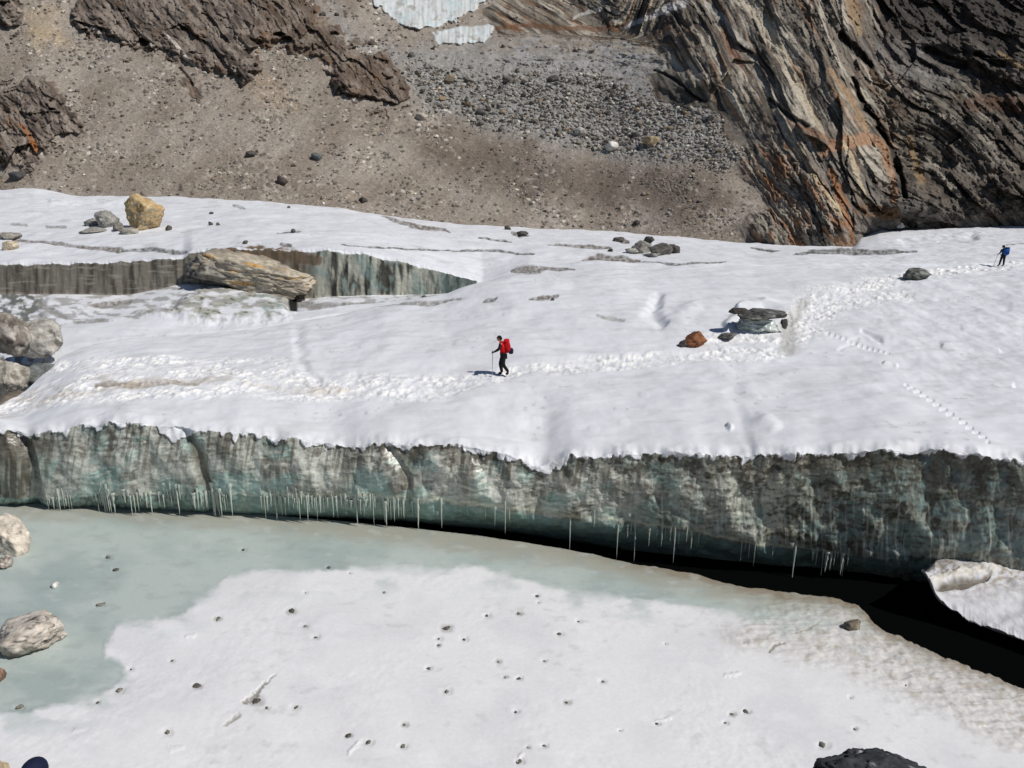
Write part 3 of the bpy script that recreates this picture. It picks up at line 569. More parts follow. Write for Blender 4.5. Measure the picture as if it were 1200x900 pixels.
O5 = [(-40, -100), (18, -60), (22, 20), (14, 40), (-10, 42), (-60, 40)]
RC = [(560, 18), (585, 8), (600, -10), (620, -120), (1600, -120), (1600, 330), (870, 330), (868, 258), (905, 245), (890, 222), (856, 196), (880, 182), (858, 162), (832, 130), (800, 128), (768, 112), (762, 92), (790, 82), (770, 60), (740, 52), (690, 46), (640, 40), (590, 44), (575, 34)]
def om(p): return poly_sd(MU + wpu, MV + wpv, p)
s1 = np.maximum(np.maximum(om(O1), om(O2)), np.maximum(om(O3), om(O5))); s2 = om(RC)
s1 = s1 + 8 * fbm(MU / 13, MV / 10, 4, 136) - 16 * sm(0.12, 0.45, fbm(MU / 34 + MV / 60, MV / 22, 3, 137)) * (s1 < 22)
ICE = [(438, -90), (442, 6), (470, 28), (490, 34), (530, 24), (560, 8), (582, -4), (600, -90)]
ICE2 = [(506, 37), (540, 30), (578, 30), (576, 42), (568, 50), (515, 52)]
wi = 5 * fbm(MU / 12, MV / 9, 4, 134); wj = 4 * fbm(MU / 10, MV / 12, 4, 135)
s3 = np.maximum(poly_sd(MU + wpu * 0.5 + wi, MV + wpv * 0.5 + wj, ICE), poly_sd(MU + wpu * 0.2 + wi * .6, MV + wpv * 0.2 + wj * .6, ICE2))
mo = sm(-1.5, 1.5, s1); mr_ = sm(-1.5, 1.5, s2); mi = sm(-1, 1, s3)
# strata coordinates: (a) across the beds, (b) along them
def strata(th, cx, cy, ku=1, seed=0, wamp=6):
    wu = wamp * fbm(MU / 70, MV / 70, 3, 140 + seed) + wamp * 0.25 * fbm(MU / 15, MV / 15, 3, 144 + seed)
    c, s_ = np.cos(th), np.sin(th)
    x = MU - cx; y = MV - cy
    return x * s_ - y * c + wu, x * c + y * s_
thR = R(62) - R(22) * sm(1000, 1100, MU) - R(30) * sm(790, 720, MU) * sm(60, 40, MV) - R(10) * sm(230, 60, MV) * sm(960, 1040, MU)
aR, bR = strata(thR, 1000, 150, seed=0, wamp=4)
aL, bL = strata(R(52) + 0 * MU, 250, 50, seed=20, wamp=7)
def saw(t):
    fr = t - np.floor(t); return np.where(fr < 0.8, fr / 0.8, (1 - fr) / 0.2)
def facet(a, b, p, el, seed):
    x = a / p + 0.12 * fbm(a / p, b / (p * el), 2, seed + 9); y = b / (p * el)
    d1, d2, c, w_ = voro(x, y, seed, 1.0)
    # a random plane per cell: flat faces that meet in sharp steps
    gx_ = np.sin(c * 97.0) * 0.9; gy_ = np.cos(w_ * 83.0) * 0.7
    fxx = x - np.floor(x * 0 + x - gx_ * 0) ; fxx = (x % 1.0) - 0.5; fyy = (y % 1.0) - 0.5
    return c * 1.2 + gx_ * x_local(x, c, seed) + gy_ * 0.0 + 0.0 * (fxx + fyy), d2 - d1, w_
def x_local(x, c, seed):
    return np.abs(((x * 0.5 + c * 7.0) % 1.0) - 0.5) * 1.2
def beds(a, b, seed, per):
    """stepped beds, in metres towards the viewer"""
    h = 0
    for k, (p, am) in enumerate(((per, 1.0), (per * 0.43, 0.5), (per * 0.19, 0.22))):
        t = a / p + 0.6 * fbm(a / (p * 3), b / (p * 7), 3, seed + k)
        cell = np.floor(t); jit_ = _rv[_h(cell.astype(np.int64), (np.floor(b / (p * 4) + 3 * _rv[(cell.astype(np.int64)) & 1023, 0])).astype(np.int64), seed + k), 2]
        h = h + am * (saw(t) * (0.35 + 0.9 * jit_) + 0.7 * jit_)
    return h
fR0, gR0, wR0 = facet(aR, bR, 64, 2.2, 149); fL0, gL0, wL0 = facet(aL, bL, 34, 2.2, 159)
mslab = sm(-10, 25, poly_sd(MU + wpu * 2, MV + wpv * 2, [(800, 40), (860, 0), (960, 40), (1010, 130), (1040, 160), (1000, 175), (930, 175), (870, 165), (830, 110)]))
fR1, gR1, wR1 = facet(aR, bR, 24, 6.0, 150); fR2, gR2, wR2 = facet(aR, bR, 9, 6.0, 151); fR3, gR3, wR3 = facet(aR, bR, 4.2, 3, 152)
fL1, gL1, wL1 = facet(aL, bL, 17, 3.0, 160); fL2, gL2, wL2 = facet(aL, bL, 7, 2.4, 161); fL3, gL3, wL3 = facet(aL, bL, 3.2, 1.8, 162)
hR = 2.6 * fR0 + 1.2 * fR1 + (0.6 * fR2 + 0.22 * fR3) * (1 - 0.6 * mslab) + 0.25 * beds(aR, bR, 150, 30)
hL = 1.6 * fL0 + 1.2 * fL1 + 0.75 * fL2 + 0.38 * fL3
rough = fbm(MU / 18, MV / 18, 5, 170, 0.6); rg2 = ridged(MU / 34 + MV / 60, MV / 30, 4, 171)
relief = np.zeros_like(MU)
inR = sm(0, 60, s2); inO = sm(0, 14, s1)
relief += inR * (0.4 + 1.35 * hR + 1.1 * rough * (1 - 0.6 * mslab) + 2.4 * fbm(MU / 110, MV / 110, 3, 172) + 1.0 * rg2 * sm(960, 1060, MU))
relief += inO * (0.1 + 0.85 * hL + 1.3 * rough)
# fine ribbing on the lower rib of the right cliff
rib = sm(-8, 8, poly_sd(MU + wpu * .4, MV + wpv * .4, [(855, 172), (920, 170), (965, 215), (1005, 292), (880, 292), (880, 255), (905, 240), (885, 215)]))
ar2 = (MU - 900) * math.sin(R(55)) - (MV - 200) * math.cos(R(55)) + 5 * fbm(MU / 25, MV / 25, 3, 173) + 2.0 * fbm(MU / 6, MV / 6, 3, 174) + 4 * wR2
relief += rib * (0.7 * saw(ar2 / 9 + 0.4 * fbm(MU / 30, MV / 40, 2, 174)) + 0.3 * saw(ar2 / 3.7))
# scree: gravel by cells of growing size
scr = (1 - mo) * (1 - mr_) * (1 - mi)
blocks = sm(-12, 20, poly_sd(MU + wpu * 2, MV + wpv * 1.5, [(465, 70), (560, 82), (700, 78), (790, 118), (850, 135), (880, 180), (850, 210), (770, 185), (700, 176), (620, 160), (540, 148), (500, 120)]))
e1, e2, ec, ew = voro(MU / 4.2, MV / 2.9, 175); g1_, g2_, gc, gw = voro(MU / 6.2 + 0.4 * fbm(MU / 20, MV / 20, 2, 185), MV / 4.2, 176); f1, f2, fc, fw = voro(MU / 2.3, MV / 1.7, 177)
patch = sm(-0.2, 0.5, fbm(MU / 60, MV / 40, 4, 178))
stn = (0.20 * sm(0.0, 0.35, e2 - e1) * (ec > 0.45) * ec + 0.08 * sm(0, .3, f2 - f1) * fc) * (0.35 + 0.65 * patch)
stb = 0.5 * sm(0.0, 0.3, g2_ - g1_) * (0.2 + gc) + 0.25 * sm(0, .3, e2 - e1) * ec
relief += scr * (stn * (1 - blocks) + stb * blocks)
relief += scr * (1.2 * fbm(MU / 120, MV / 90, 3, 179) + 0.5 * fbm(MU / 35 + MV / 50, MV / 80, 3, 180))
smooth_slab = sm(-10, 10, poly_sd(MU + wpu, MV + wpv, [(560, 60), (620, 44), (770, 50), (800, 84), (765, 96), (700, 80), (600, 88)]))
relief += scr * smooth_slab * (1.2 * fbm(MU / 45, MV / 14, 4, 181) + 0.3 * fbm(MU / 10, MV / 5, 3, 182))
relief += mi * (0.9 + 0.35 * fbm(MU / 6, MV / 40, 3, 183) + 0.7 * fbm(MU / 25, MV / 12, 4, 184))
fade = sm(-14, 26, bpy_line - MV)
relief = relief * (0.08 + 0.92 * fade)
relief -= 1.2 * (1 - fade) * 0
# --- colours
SCR = lin(152, 143, 133)
mc = np.zeros(MU.shape + (3,)) + SCR
mc = mixc(mc, lin(128, 116, 104), sm(-0.3, 0.4, fbm(MU / 90 + MV / 120, MV / 60, 4, 190)) * 0.6)
mc = mixc(mc, lin(98, 87, 77), sm(-15, 25, poly_sd(MU + wpu * 3, MV + wpv * 2, [(470, 150), (560, 158), (700, 185), (830, 200), (870, 240), (820, 262), (640, 240), (520, 205)])) * 0.7)
mc = mixc(mc, lin(176, 156, 124), sm(-14, 20, poly_sd(MU + wpu * 2, MV + wpv * 2, [(20, 0), (60, 20), (90, 60), (50, 60), (25, 40)])) * 0.6)
mc = mixc(mc, lin(165, 146, 120), sm(-14, 14, poly_sd(MU + wpu * 2, MV + wpv * 2, [(285, 90), (330, 95), (345, 120), (320, 125), (295, 105)])) * 0.4)
mc = mixc(mc, lin(146, 145, 143), sm(-15, 15, poly_sd(MU + wpu, MV + wpv, [(370, -20), (420, 40), (470, 60), (600, 45), (560, 60), (800, 60), (830, 130), (870, 190), (760, 190), (600, 160), (500, 130), (470, 80), (400, 40)])) * 0.75)
cellv = np.where(blocks > 0.5, gc, ec)
mc *= (1 + (0.35 * (cellv - 0.5) + 0.3 * (fc - 0.5)) * (0.5 + 0.5 * patch) * (1 - 0.7 * smooth_slab))[..., None]
light = ((ew > 0.955) & (ec > 0.45)) * (0.25 + 0.75 * patch); mc = mixc(mc, lin(214, 208, 196), light * sm(0.05, 0.2, e2 - e1) * 0.8)
darks = (ew < 0.05) * 1.0; mc = mixc(mc, lin(70, 66, 62), darks * sm(0.05, 0.2, e2 - e1) * 0.8)
gap = sm(0.12, 0.0, g2_ - g1_) * blocks; mc = mixc(mc, lin(92, 88, 84), gap * 0.4)
mc = mixc(mc, lin(165, 164, 164), scr * smooth_slab * sm(-0.1, 0.4, fbm(MU / 30, MV / 7, 4, 191)) * 0.7)
mc = mixc(mc, lin(100, 98, 96), scr * smooth_slab * sm(0.1, 0.5, fbm(MU / 24 + 4, MV / 6, 4, 192)) * 0.5)
strk = sm(0.15, 0.5, fbm((MU - 0.55 * MV) / 26, (MV + 0.3 * MU) / 120, 4, 208)) * sm(-0.2, 0.3, fbm(MU / 14, MV / 9, 3, 209))
mc = mixc(mc, lin(178, 172, 162), scr * strk * (ec > 0.5) * (1 - blocks) * 0.5); mc = mixc(mc, lin(92, 86, 80), scr * strk * (ec < 0.18) * (1 - blocks) * 0.7)
# rock of the outcrops on the left
t1 = fbm(aL / 5, bL / 60, 4, 193); t2 = fbm(aL / 14, bL / 50, 4, 194); t3 = fbm(MU / 30, MV / 30, 3, 195)
oc = mixc(np.zeros_like(mc) + lin(112, 102, 94), lin(72, 64, 58), sm(-0.1, 0.5, t1)) * (0.75 + 0.5 * wL2)[..., None]
oc = mixc(oc, lin(150, 140, 130), sm(0.1, 0.4, t2) * 0.75); oc = mixc(oc, lin(58, 52, 48), sm(0.2, 0.4, fbm(aL / 4 + 9, bL / 30, 4, 210)) * 0.7)
oc = mixc(oc, lin(96, 80, 66), sm(280, 330, MU) * 0.5)
oc = mixc(oc, lin(118, 92, 70), sm(0.25, 0.5, t3 + 0.2 * t1) * 0.4)
oc = mixc(oc, lin(150, 100, 62), np.clip(stroke(MU + wpu * .3, MV + wpv * .3, [(25, 145, 3), (38, 165, 6), (45, 180, 3)]) * 1.5, 0, 1) * 0.9)
for pts, c in [([(197, 42, 2), (212, 62, 3), (232, 82, 2)], (196, 188, 180)), ([(110, 30, 3), (130, 55, 3)], (176, 168, 160)), ([(0, 150, 4), (25, 190, 3)], (150, 140, 130)), ([(355, 66, 3), (385, 80, 4)], (190, 175, 165)), ([(48, 180, 3), (56, 198, 3)], (200, 196, 190)), ([(150, 20, 2), (190, 70, 2)], (160, 150, 140))]:
    oc = mixc(oc, lin(c), np.clip(stroke(MU + wpu * .25, MV + wpv * .25, pts) * 2, 0, 1) * 0.85)
oc = mixc(oc, lin(138, 128, 118), sm(0.1, 0.35, fbm(MU / 22 - MV / 40, MV / 14, 4, 211)) * 0.6 + 0 * mo)
mc = mc + (oc - mc) * mo[..., None]
# right cliff
r1 = fbm(aR / 5, bR / 90, 5, 196, 0.6); r2 = fbm(aR / 16, bR / 100, 4, 197); r3 = fbm(MU / 60, MV / 60, 3, 198); r4 = fbm(aR / 3, bR / 30, 3, 199)
rc = mixc(np.zeros_like(mc) + lin(122, 115, 105), lin(72, 66, 60), sm(-0.05, 0.4, r1)) * (0.8 + 0.4 * wR2)[..., None]
rc = mixc(rc, lin(104, 90, 76), sm(-0.1, 0.4, r3) * 0.5)
rc = mixc(rc, lin(150, 142, 130), (wR3 > 0.8) * 0.4 * sm(0, 0.2, gR3))
rc = mixc(rc, lin(178, 170, 156), sm(0.16, 0.34, r2 + 0.35 * r4) * 0.85)
rc = mixc(rc, lin(140, 102, 70), sm(0.18, 0.5, fbm(aR / 9 + 40, bR / 55, 4, 200)) * 0.5 * sm(1150, 1000, MU))
rc = mixc(rc, lin(58, 54, 52), sm(1000, 1060, MU) * sm(80, 30, MV + 0.3 * wpv) * 0.75)  # top right darkened, shadow put into the rock colour
rc = mixc(rc, lin(140, 136, 134), sm(-10, 25, poly_sd(MU + wpu * 1.5, MV + wpv * 1.5, [(1010, 45), (1090, 40), (1130, 70), (1110, 110), (1050, 105), (1020, 80)])) * 0.6)
rc = mixc(rc, lin(112, 104, 96), sm(1020, 1080, MU) * sm(120, 200, MV) * 0.5)
rc = mixc(rc, lin(116, 110, 104), sm(10, -10, poly_sd(MU, MV, [(830, -200), (830, 130), (1500, 400), (1500, -200)])) * sm(70, 110, MV) * 0.7)
sp = [([(855, -10, 9), (885, 10, 10), (905, 50, 8), (930, 90, 7), (945, 120, 11), (952, 145, 7)], (186, 176, 158), .85), ([(830, 5, 5), (850, 25, 5), (878, 55, 4)], (172, 168, 160), .8), ([(882, 66, 4), (892, 90, 5), (908, 120, 4), (925, 160, 6), (932, 172, 5)], (168, 160, 146), .8),
      ([(905, 40, 3), (940, 100, 3), (970, 165, 3)], (180, 165, 140), .7), ([(975, 80, 3), (1000, 120, 6), (1015, 150, 8)], (160, 132, 102), .7), ([(965, 180, 6), (985, 168, 9), (1015, 162, 10), (1035, 168, 7), (1045, 200, 5), (1050, 235, 5)], (160, 124, 96), .75),
      ([(850, 35, 5), (860, 60, 7), (870, 75, 5)], (116, 80, 60), .7), ([(990, -10, 5), (1003, 20, 7), (1008, 40, 5)], (160, 134, 104), .6), ([(990, 165, 3), (1005, 200, 4), (1015, 235, 4)], (180, 166, 140), .8), ([(935, 175, 5), (955, 205, 5), (975, 235, 7), (988, 250, 5)], (200, 182, 152), .85),
      ([(975, 200, 5), (990, 240, 6), (998, 285, 6)], (146, 102, 68), .8), ([(928, 235, 6), (940, 285, 8)], (128, 88, 62), .7), ([(885, 200, 4), (905, 215, 4)], (170, 118, 60), .8), ([(1010, 245, 10), (1050, 250, 8)], (104, 76, 48), .6), ([(1065, 160, 4), (1080, 210, 6)], (150, 124, 90), .6), ([(1170, 60, 3), (1200, 80, 3)], (160, 135, 100), .6),
      ([(1080, 60, 2), (1130, 75, 2)], (150, 145, 145), .7), ([(1140, 120, 12), (1210, 125, 14)], (86, 60, 44), .6), ([(1095, 190, 3), (1120, 225, 4)], (160, 152, 138), .6), ([(560, 34, 3), (640, 30, 4), (700, 34, 4), (730, 30, 2)], (110, 78, 56), .7), ([(730, 34, 2), (800, 5, 7)], (190, 186, 184), .8), ([(670, 20, 2), (705, 10, 4)], (190, 186, 180), .7), ([(925, 140, 3), (975, 165, 6)], (124, 90, 68), .6)]
dksl = sm(-5, 5, poly_sd(MU + wpu * .6, MV + wpv * .6, [(764, 84), (800, 86), (848, 128), (850, 140), (812, 132), (790, 118), (770, 104)]))
rc = mixc(rc, lin(66, 68, 64), dksl * (0.5 + 0.4 * sm(-0.1, 0.3, r1)))
rc = mixc(rc, lin(176, 168, 154), sm(0.30, 0.40, fbm(aR / 7 + 11, bR / 70, 4, 205)) * 0.75 * mslab)
rc = mixc(rc, lin(56, 51, 48), sm(0.15, 0.3, fbm(aR / 6 + 21, bR / 80, 4, 206)) * 0.75)
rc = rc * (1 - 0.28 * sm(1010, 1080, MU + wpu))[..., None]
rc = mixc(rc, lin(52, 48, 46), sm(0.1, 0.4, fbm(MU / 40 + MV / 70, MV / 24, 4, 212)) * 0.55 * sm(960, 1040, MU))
rc = mixc(rc, lin(64, 59, 56), sm(-20, 30, poly_sd(MU + wpu * 2, MV + wpv * 2, [(1000, -80), (1300, -80), (1300, 160), (1150, 120), (1090, 60), (1030, 40)])) * 0.65)  # upper right rock coloured darker, standing in for shadow
for pts, c, a_ in sp:
    m = stroke(MU + wpu * .35 + 2.5 * r4 + 2 * fR3, MV + wpv * .35, pts); rc = mixc(rc, lin(c), sm(0.0, 0.5, m + 0.25 * r4 * (m > 0)) * a_)
rbc = mixc(np.zeros_like(mc) + lin(158, 150, 136), lin(72, 64, 56), sm(0.0, 0.2, perlin(ar2 / 4.2, MV / 22 + MU / 60, 201)))
rbc = mixc(rbc, lin(150, 96, 52), sm(0.05, 0.3, perlin(ar2 / 7 + 30, MV / 30, 202)) * 0.7)
rc = rc + (rbc - rc) * (rib * 0.65)[..., None]
DKS = [([(985, 40, 5), (1000, 55, 8), (1020, 78, 6)], 3.0), ([(1000, 92, 3), (1015, 128, 6), (1030, 140, 3)], 2.2), ([(1030, 150, 3), (1050, 190, 5), (1062, 228, 4)], 2.5), ([(1088, 60, 8), (1130, 78, 8)], 2.0), ([(768, 84, 2), (790, 92, 3), (822, 120, 2)], 1.2), ([(900, 115, 3), (945, 148, 4)], 1.2), ([(1145, 65, 6), (1175, 75, 6)], 2.0), ([(1060, 258, 6), (1072, 264, 5)], 2.0), ([(1000, 238, 3), (1010, 250, 4)], 1.5),
       ([(150, 20, 2), (170, 52, 5)], 1.5), ([(210, 80, 3), (225, 100, 3)], 0.8)]
for pts, h in DKS:
    m = sm(0, 0.7, stroke(MU + wpu * .4, MV + wpv * .4, pts)); relief -= h * m; rc = mixc(rc, lin(46, 43, 40), m * 0.6)
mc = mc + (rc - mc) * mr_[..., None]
ic = mixc(np.zeros_like(mc) + lin(206, 210, 210), lin(176, 172, 164), sm(0.05, 0.4, fbm(MU / 5, MV / 40, 4, 203)) * 0.6)
ic = mixc(ic, lin(140, 132, 120), sm(0.15, 0.5, fbm(MU / 14, MV / 10, 4, 207)) * 0.6)
ic = mixc(ic, lin(186, 202, 206), sm(0.0, 0.5, fbm(MU / 20, MV / 12, 3, 204)) * 0.6)
mc = mc + (ic - mc) * mi[..., None]
relief += 0.0
MYd = MY - relief * np.clip(MY / 120, 0.7, 1.3)
MZd = CAMZ + rr * MYd
MXd = (MU - 600) / F * depth(MYd, MZd)
MP = np.stack([MXd, MYd, MZd], -1)
rid = np.zeros(MU.shape, int); rid[mr_ > 0.5] = 1; rid[mo > 0.5] = 2; rid[mi > 0.5] = 3
for k, (nm, mt) in enumerate((('scree_slope', M_SCREE), ('rock_cliff', M_MOUNT), ('rock_outcrops', M_MOUNT), ('hanging_glacier', M_SNOW))):
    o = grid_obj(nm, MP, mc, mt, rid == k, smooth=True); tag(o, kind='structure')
def mpoint(px, py):
    i = int(np.clip(np.searchsorted(MPY, py), 1, len(MPY) - 1)); j = int(np.argmin(np.abs(MPX - px)))
    return MP[i, j]

# ------------------------------------------------------------------ rocks
_ico = {}
def ico(sub):
    if sub not in _ico:
        import bmesh
        bm = bmesh.new(); bmesh.ops.create_icosphere(bm, subdivisions=sub, radius=1)
        V = np.array([v.co[:] for v in bm.verts]); Fc = np.array([[v.index for v in f.verts] for f in bm.faces]); bm.free()
        V /= np.linalg.norm(V, axis=1)[:, None]; _ico[sub] = (V, Fc)
    return _ico[sub]
def rock_shape(seed, sub=3, planes=16, rough=0.06, sharp=1.0, lo=0.62, beds_=0.0):
    rg = np.random.default_rng(seed); V, Fc = ico(sub)
    n = rg.normal(size=(planes, 3)); n /= np.linalg.norm(n, axis=1)[:, None]; h = rg.uniform(lo, 1.0, planes)
    d = V @ n.T; r = np.where(d > 0.05, h[None] / np.maximum(d, 0.05), 9).min(1); r = np.minimum(r, 1.15)
    r = r * sharp + (1 - sharp) * 0.9
    r = r * (1 + rough * fbm3(V * 2.5 + seed, 4, 1) + rough * 0.6 * fbm3(V * 7 + seed, 3, 2))
    n_ = perlin3(V * 2.3 + seed * 1.7, 5); n2_ = perlin3(V * 5.1 + seed, 6)
    if sub >= 3: r = r * (1 - 0.05 * np.clip(1 - np.abs(n_) / 0.05, 0, 1) - 0.05 * np.clip(1 - np.abs(n2_) / 0.10, 0, 1) + 0.05 * (n_ > 0) + 0.025 * (n2_ > 0))
    if beds_: r = r * (1 + beds_ * np.abs((((V[:, 2] * 3.5 + V[:, 0] * 0.8 + 0.3 * fbm3(V * 2 + seed, 2)) % 1) - 0.5)))
    return V * r[:, None], Fc
def rock_col(V, c1, c2, c3=None, seed=0, band=0.0, th=0.0):
    n1 = fbm3(V * 2.2 + seed, 4, 3); c = mixc(np.zeros((len(V), 3)) + lin(c1), lin(c2), sm(-0.2, 0.4, n1))
    if c3 is not None:
        q_ = fbm3(V * np.array([1.2, 1.2, 1 + band * 5]) * 1.6 + seed + 5, 4, 4); c = mixc(c, lin(c3), sm(th, th + 0.25, q_))
    return c
def euler(rz, rx=0, ry=0):
    cz, sz = math.cos(rz), math.sin(rz); cx, sx = math.cos(rx), math.sin(rx); cy, sy = math.cos(ry), math.sin(ry)
    return np.array([[cz, -sz, 0], [sz, cz, 0], [0, 0, 1]]) @ np.array([[cy, 0, sy], [0, 1, 0], [-sy, 0, cy]]) @ np.array([[1, 0, 0], [0, cx, -sx], [0, sx, cx]])
def rock(name, loc, dims, seed, c1, c2, c3=None, label='', cat='boulder', group=None, rz=0, ry=0, rx=0, sub=5, mat=None, sharp=1.0, band=0.0, th=0.1, planes=16, beds_=0.0, rough=0.06, lo=0.62, shape=None, smooth=True):
    V, Fc = rock_shape(seed, sub, planes, rough, sharp, lo, beds_)
    c = rock_col(V, c1, c2, c3, seed, band, th)
    V = V * np.array(dims) / 2
    if shape is not None: V = shape(V)
    V = V @ euler(rz, rx, ry).T
    o = mesh_np(name, V, Fc, c, mat or M_STONE, smooth); o.location = loc
    return tag(o, label, cat, group)
def rock_px(name, px, py, wpx, hpx, Y=None, dep=1.0, sink=0.15, onlake=False, **k):
    """px,py = centre of the base; sizes in picture pixels"""
    if onlake: Y = -CAMZ / float(ray_r(py)); p = at(px, py, Y)
    elif Y is None: p = surf(px, py)
    else: p = at(px, py, Y)
    sc = float(depth(p.y, p.z)) / F
    W = wpx * sc; H = hpx * sc; zc = p.z + H * (0.5 - sink)
    return rock(name, (p.x, p.y + W * dep * 0.3, zc), (W, W * dep, H * (1 + sink)), **k)

rock_px('boulder', 165, 270, 47, 40, dep=1.0, seed=11, c1=(190, 166, 126), c2=(170, 142, 100), c3=(146, 136, 118), label='large rounded ochre yellow boulder on the upper snowfield below the scree', cat='boulder', sharp=0.75, rough=0.09, band=0.5, sink=0.08)
rock_px('boulder', 122, 266, 26, 18, seed=12, c1=(150, 148, 142), c2=(120, 118, 112), c3=(176, 174, 168), label='grey pointed rock just left of the ochre yellow boulder', rough=0.1)
rock_px('stone', 108, 265, 18, 9, seed=13, c1=(140, 138, 134), c2=(120, 118, 112), label='low grey slab of stone at the left foot of the grey pointed rock', cat='stone')
rock_px('stone', 105, 273, 26, 7, seed=14, c1=(150, 146, 140), c2=(130, 126, 120), label='flat grey stone lying in front of the grey pointed rock', cat='stone')
rock_px('stone', 138, 271, 14, 10, seed=15, c1=(120, 116, 108), c2=(140, 136, 128), label='small grey stone wedged against the left foot of the ochre boulder', cat='stone')
rock_px('stone', 151, 274, 20, 8, seed=16, c1=(165, 160, 150), c2=(140, 136, 128), label='pale low stone in front of the ochre boulder', cat='stone')
rock_px('stone', 197, 270, 7, 7, seed=17, c1=(90, 86, 80), c2=(110, 106, 100), label='small dark stone on snow right of the ochre boulder', cat='stone')
rock_px('stone', 10, 293, 17, 13, seed=18, c1=(196, 182, 158), c2=(170, 158, 138), label='small tan blocky stone on snow at the far left edge', cat='stone')
rock_px('stone', 8, 281, 22, 9, seed=19, c1=(150, 146, 140), c2=(130, 122, 112), label='grey flat stone behind the small tan block at the far left', cat='stone')
# ledge rock in the upper wall
def ledge_shape(V):
    V = V.copy(); u = V[:, 0] / 5.2
    V[:, 2] += 0.12 * V[:, 0] * 0 - 0.35 * np.clip(u, -1, 1) * 0.0
    return V
rock_px('boulder', 298, 352, 160, 48, Y=56.8, dep=0.42, sink=0.0, seed=27, c1=(184, 174, 156), c2=(138, 130, 118), c3=(184, 146, 92), label='huge grey and rust stained ledge rock jutting from the upper ice wall', cat='boulder', ry=0.16, th=0.22, band=0.3, planes=22, rough=0.10, sub=6)
rock_px('boulder', 244, 336, 62, 36, Y=56.4, dep=0.7, sink=0.0, seed=28, c1=(140, 136, 128), c2=(104, 100, 94), c3=(70, 66, 62), label='cracked grey rock at the left end of the huge ledge rock', cat='boulder', rough=0.12, planes=18)
# left rocks in the trough
rock_px('boulder', 6, 409, 46, 46, Y=40, dep=0.8, seed=31, c1=(140, 132, 122), c2=(104, 96, 88), c3=(176, 170, 162), label='big grey boulder with white veins at the left edge, the upper of two', ry=0.3, rough=0.09)
rock_px('boulder', 40, 413, 56, 38, Y=41, dep=0.7, seed=32, c1=(186, 182, 174), c2=(150, 146, 138), c3=(110, 106, 100), label='pale veined rock slab leaning right of the big grey boulder at left', ry=0.35, rough=0.08, th=0.2)
rock_px('boulder', 8, 463, 40, 46, Y=35.5, dep=0.8, seed=33, c1=(190, 184, 172), c2=(160, 154, 144), c3=(130, 124, 114), label='pale rounded boulder at the left edge, the lower of two', ry=0.3, rough=0.06, sharp=0.85)
rock_px('boulder', 50, 458, 52, 34, Y=37.5, dep=0.9, seed=34, c1=(110, 114, 112), c2=(84, 86, 84), c3=(130, 134, 132), label='dark wet grey rock in the hollow right of the pale rounded boulder', rough=0.06)
rock_px('boulder', 8, 485, 60, 26, Y=33.5, dep=0.8, seed=35, c1=(120, 110, 98), c2=(90, 84, 76), label='low brown rock below the pale rounded boulder at the left edge', rough=0.07)
# rocks on the main snow
rock_px('boulder', 817, 406, 32, 18, dep=0.8, seed=41, c1=(140, 92, 62), c2=(116, 76, 54), c3=(84, 66, 54), label='rust orange angular rock beside the snow trail', cat='boulder', th=0.25)
rock_px('stone', 803, 407, 14, 9, seed=42, c1=(90, 86, 80), c2=(60, 58, 55), label='dark stone against the left side of the rust orange rock', cat='stone')
rock_px('boulder', 1078, 328, 30, 15, dep=0.7, seed=43, c1=(100, 100, 96), c2=(74, 74, 70), c3=(140, 140, 132), label='dark grey boulder on snow left of the hiker in blue', cat='boulder')
_yb = surf(889, 391).y
rock_px('boulder', 896, 376, 56, 13, dep=0.8, Y=_yb + 0.25, sink=0, seed=44, c1=(96, 96, 94), c2=(66, 66, 64), c3=(130, 130, 124), label='flat dark slab resting on an ice block beside the trail bend', cat='boulder', planes=20, ry=-0.03)
rock_px('ice_block', 892, 390, 50, 20, sink=0.25, dep=0.9, seed=45, c1=(196, 202, 198), c2=(172, 180, 174), c3=(140, 150, 144), label='pale bare ice block under the flat dark slab', cat='ice block', mat=M_FACE)
rock_px('stone', 866, 367, 20, 6, seed=46, c1=(62, 58, 54), c2=(84, 80, 76), label='small black stone at the left tip of the flat dark slab', cat='stone', Y=_yb)
rock_px('stone', 853, 399, 22, 8, seed=47, c1=(110, 108, 104), c2=(84, 82, 78), label='low dark stone on snow between the ice block and the rust orange rock', cat='stone', ry=-0.2)
rock_px('stone', 920, 384, 8, 12, Y=_yb, seed=48, c1=(80, 78, 76), c2=(60, 58, 56), label='black stone at the right end of the flat dark slab', cat='stone', sink=0.1)
# rubble pile
for i, (px, py, ww_, hh, c, lb) in enumerate([(755, 296, 24, 16, (150, 146, 138), 'grey leaning stone at the left of the rubble pile on snow'), (776, 299, 28, 15, (110, 106, 100), 'dark blocky stone in the middle of the rubble pile on snow'), (790, 297, 18, 12, (84, 80, 74), 'dark stone at the right end of the rubble pile on snow'),
        (760, 285, 13, 10, (70, 68, 66), 'black stone on top of the rubble pile on snow'), (742, 297, 16, 7, (170, 166, 158), 'pale low stone at the left foot of the rubble pile'), (765, 301, 20, 5, (150, 146, 140), 'flat stone in front of the rubble pile'), (726, 284, 14, 6, (96, 92, 86), 'low dark stone on snow left of the rubble pile'),
        (612, 277, 14, 6, (84, 80, 76), 'dark stone on snow close under the scree edge'), (595, 269, 8, 5, (90, 86, 80), 'tiny dark stone at the snow edge right of the grey dirt strip'), (716, 295, 7, 4, (80, 76, 70), 'tiny black stone on snow below the rubble pile')]):
    rock_px('stone', px, py, ww_, hh, seed=60 + i, c1=c, c2=tuple(int(v * 0.75) for v in c), label=lb, cat='stone', sub=4)
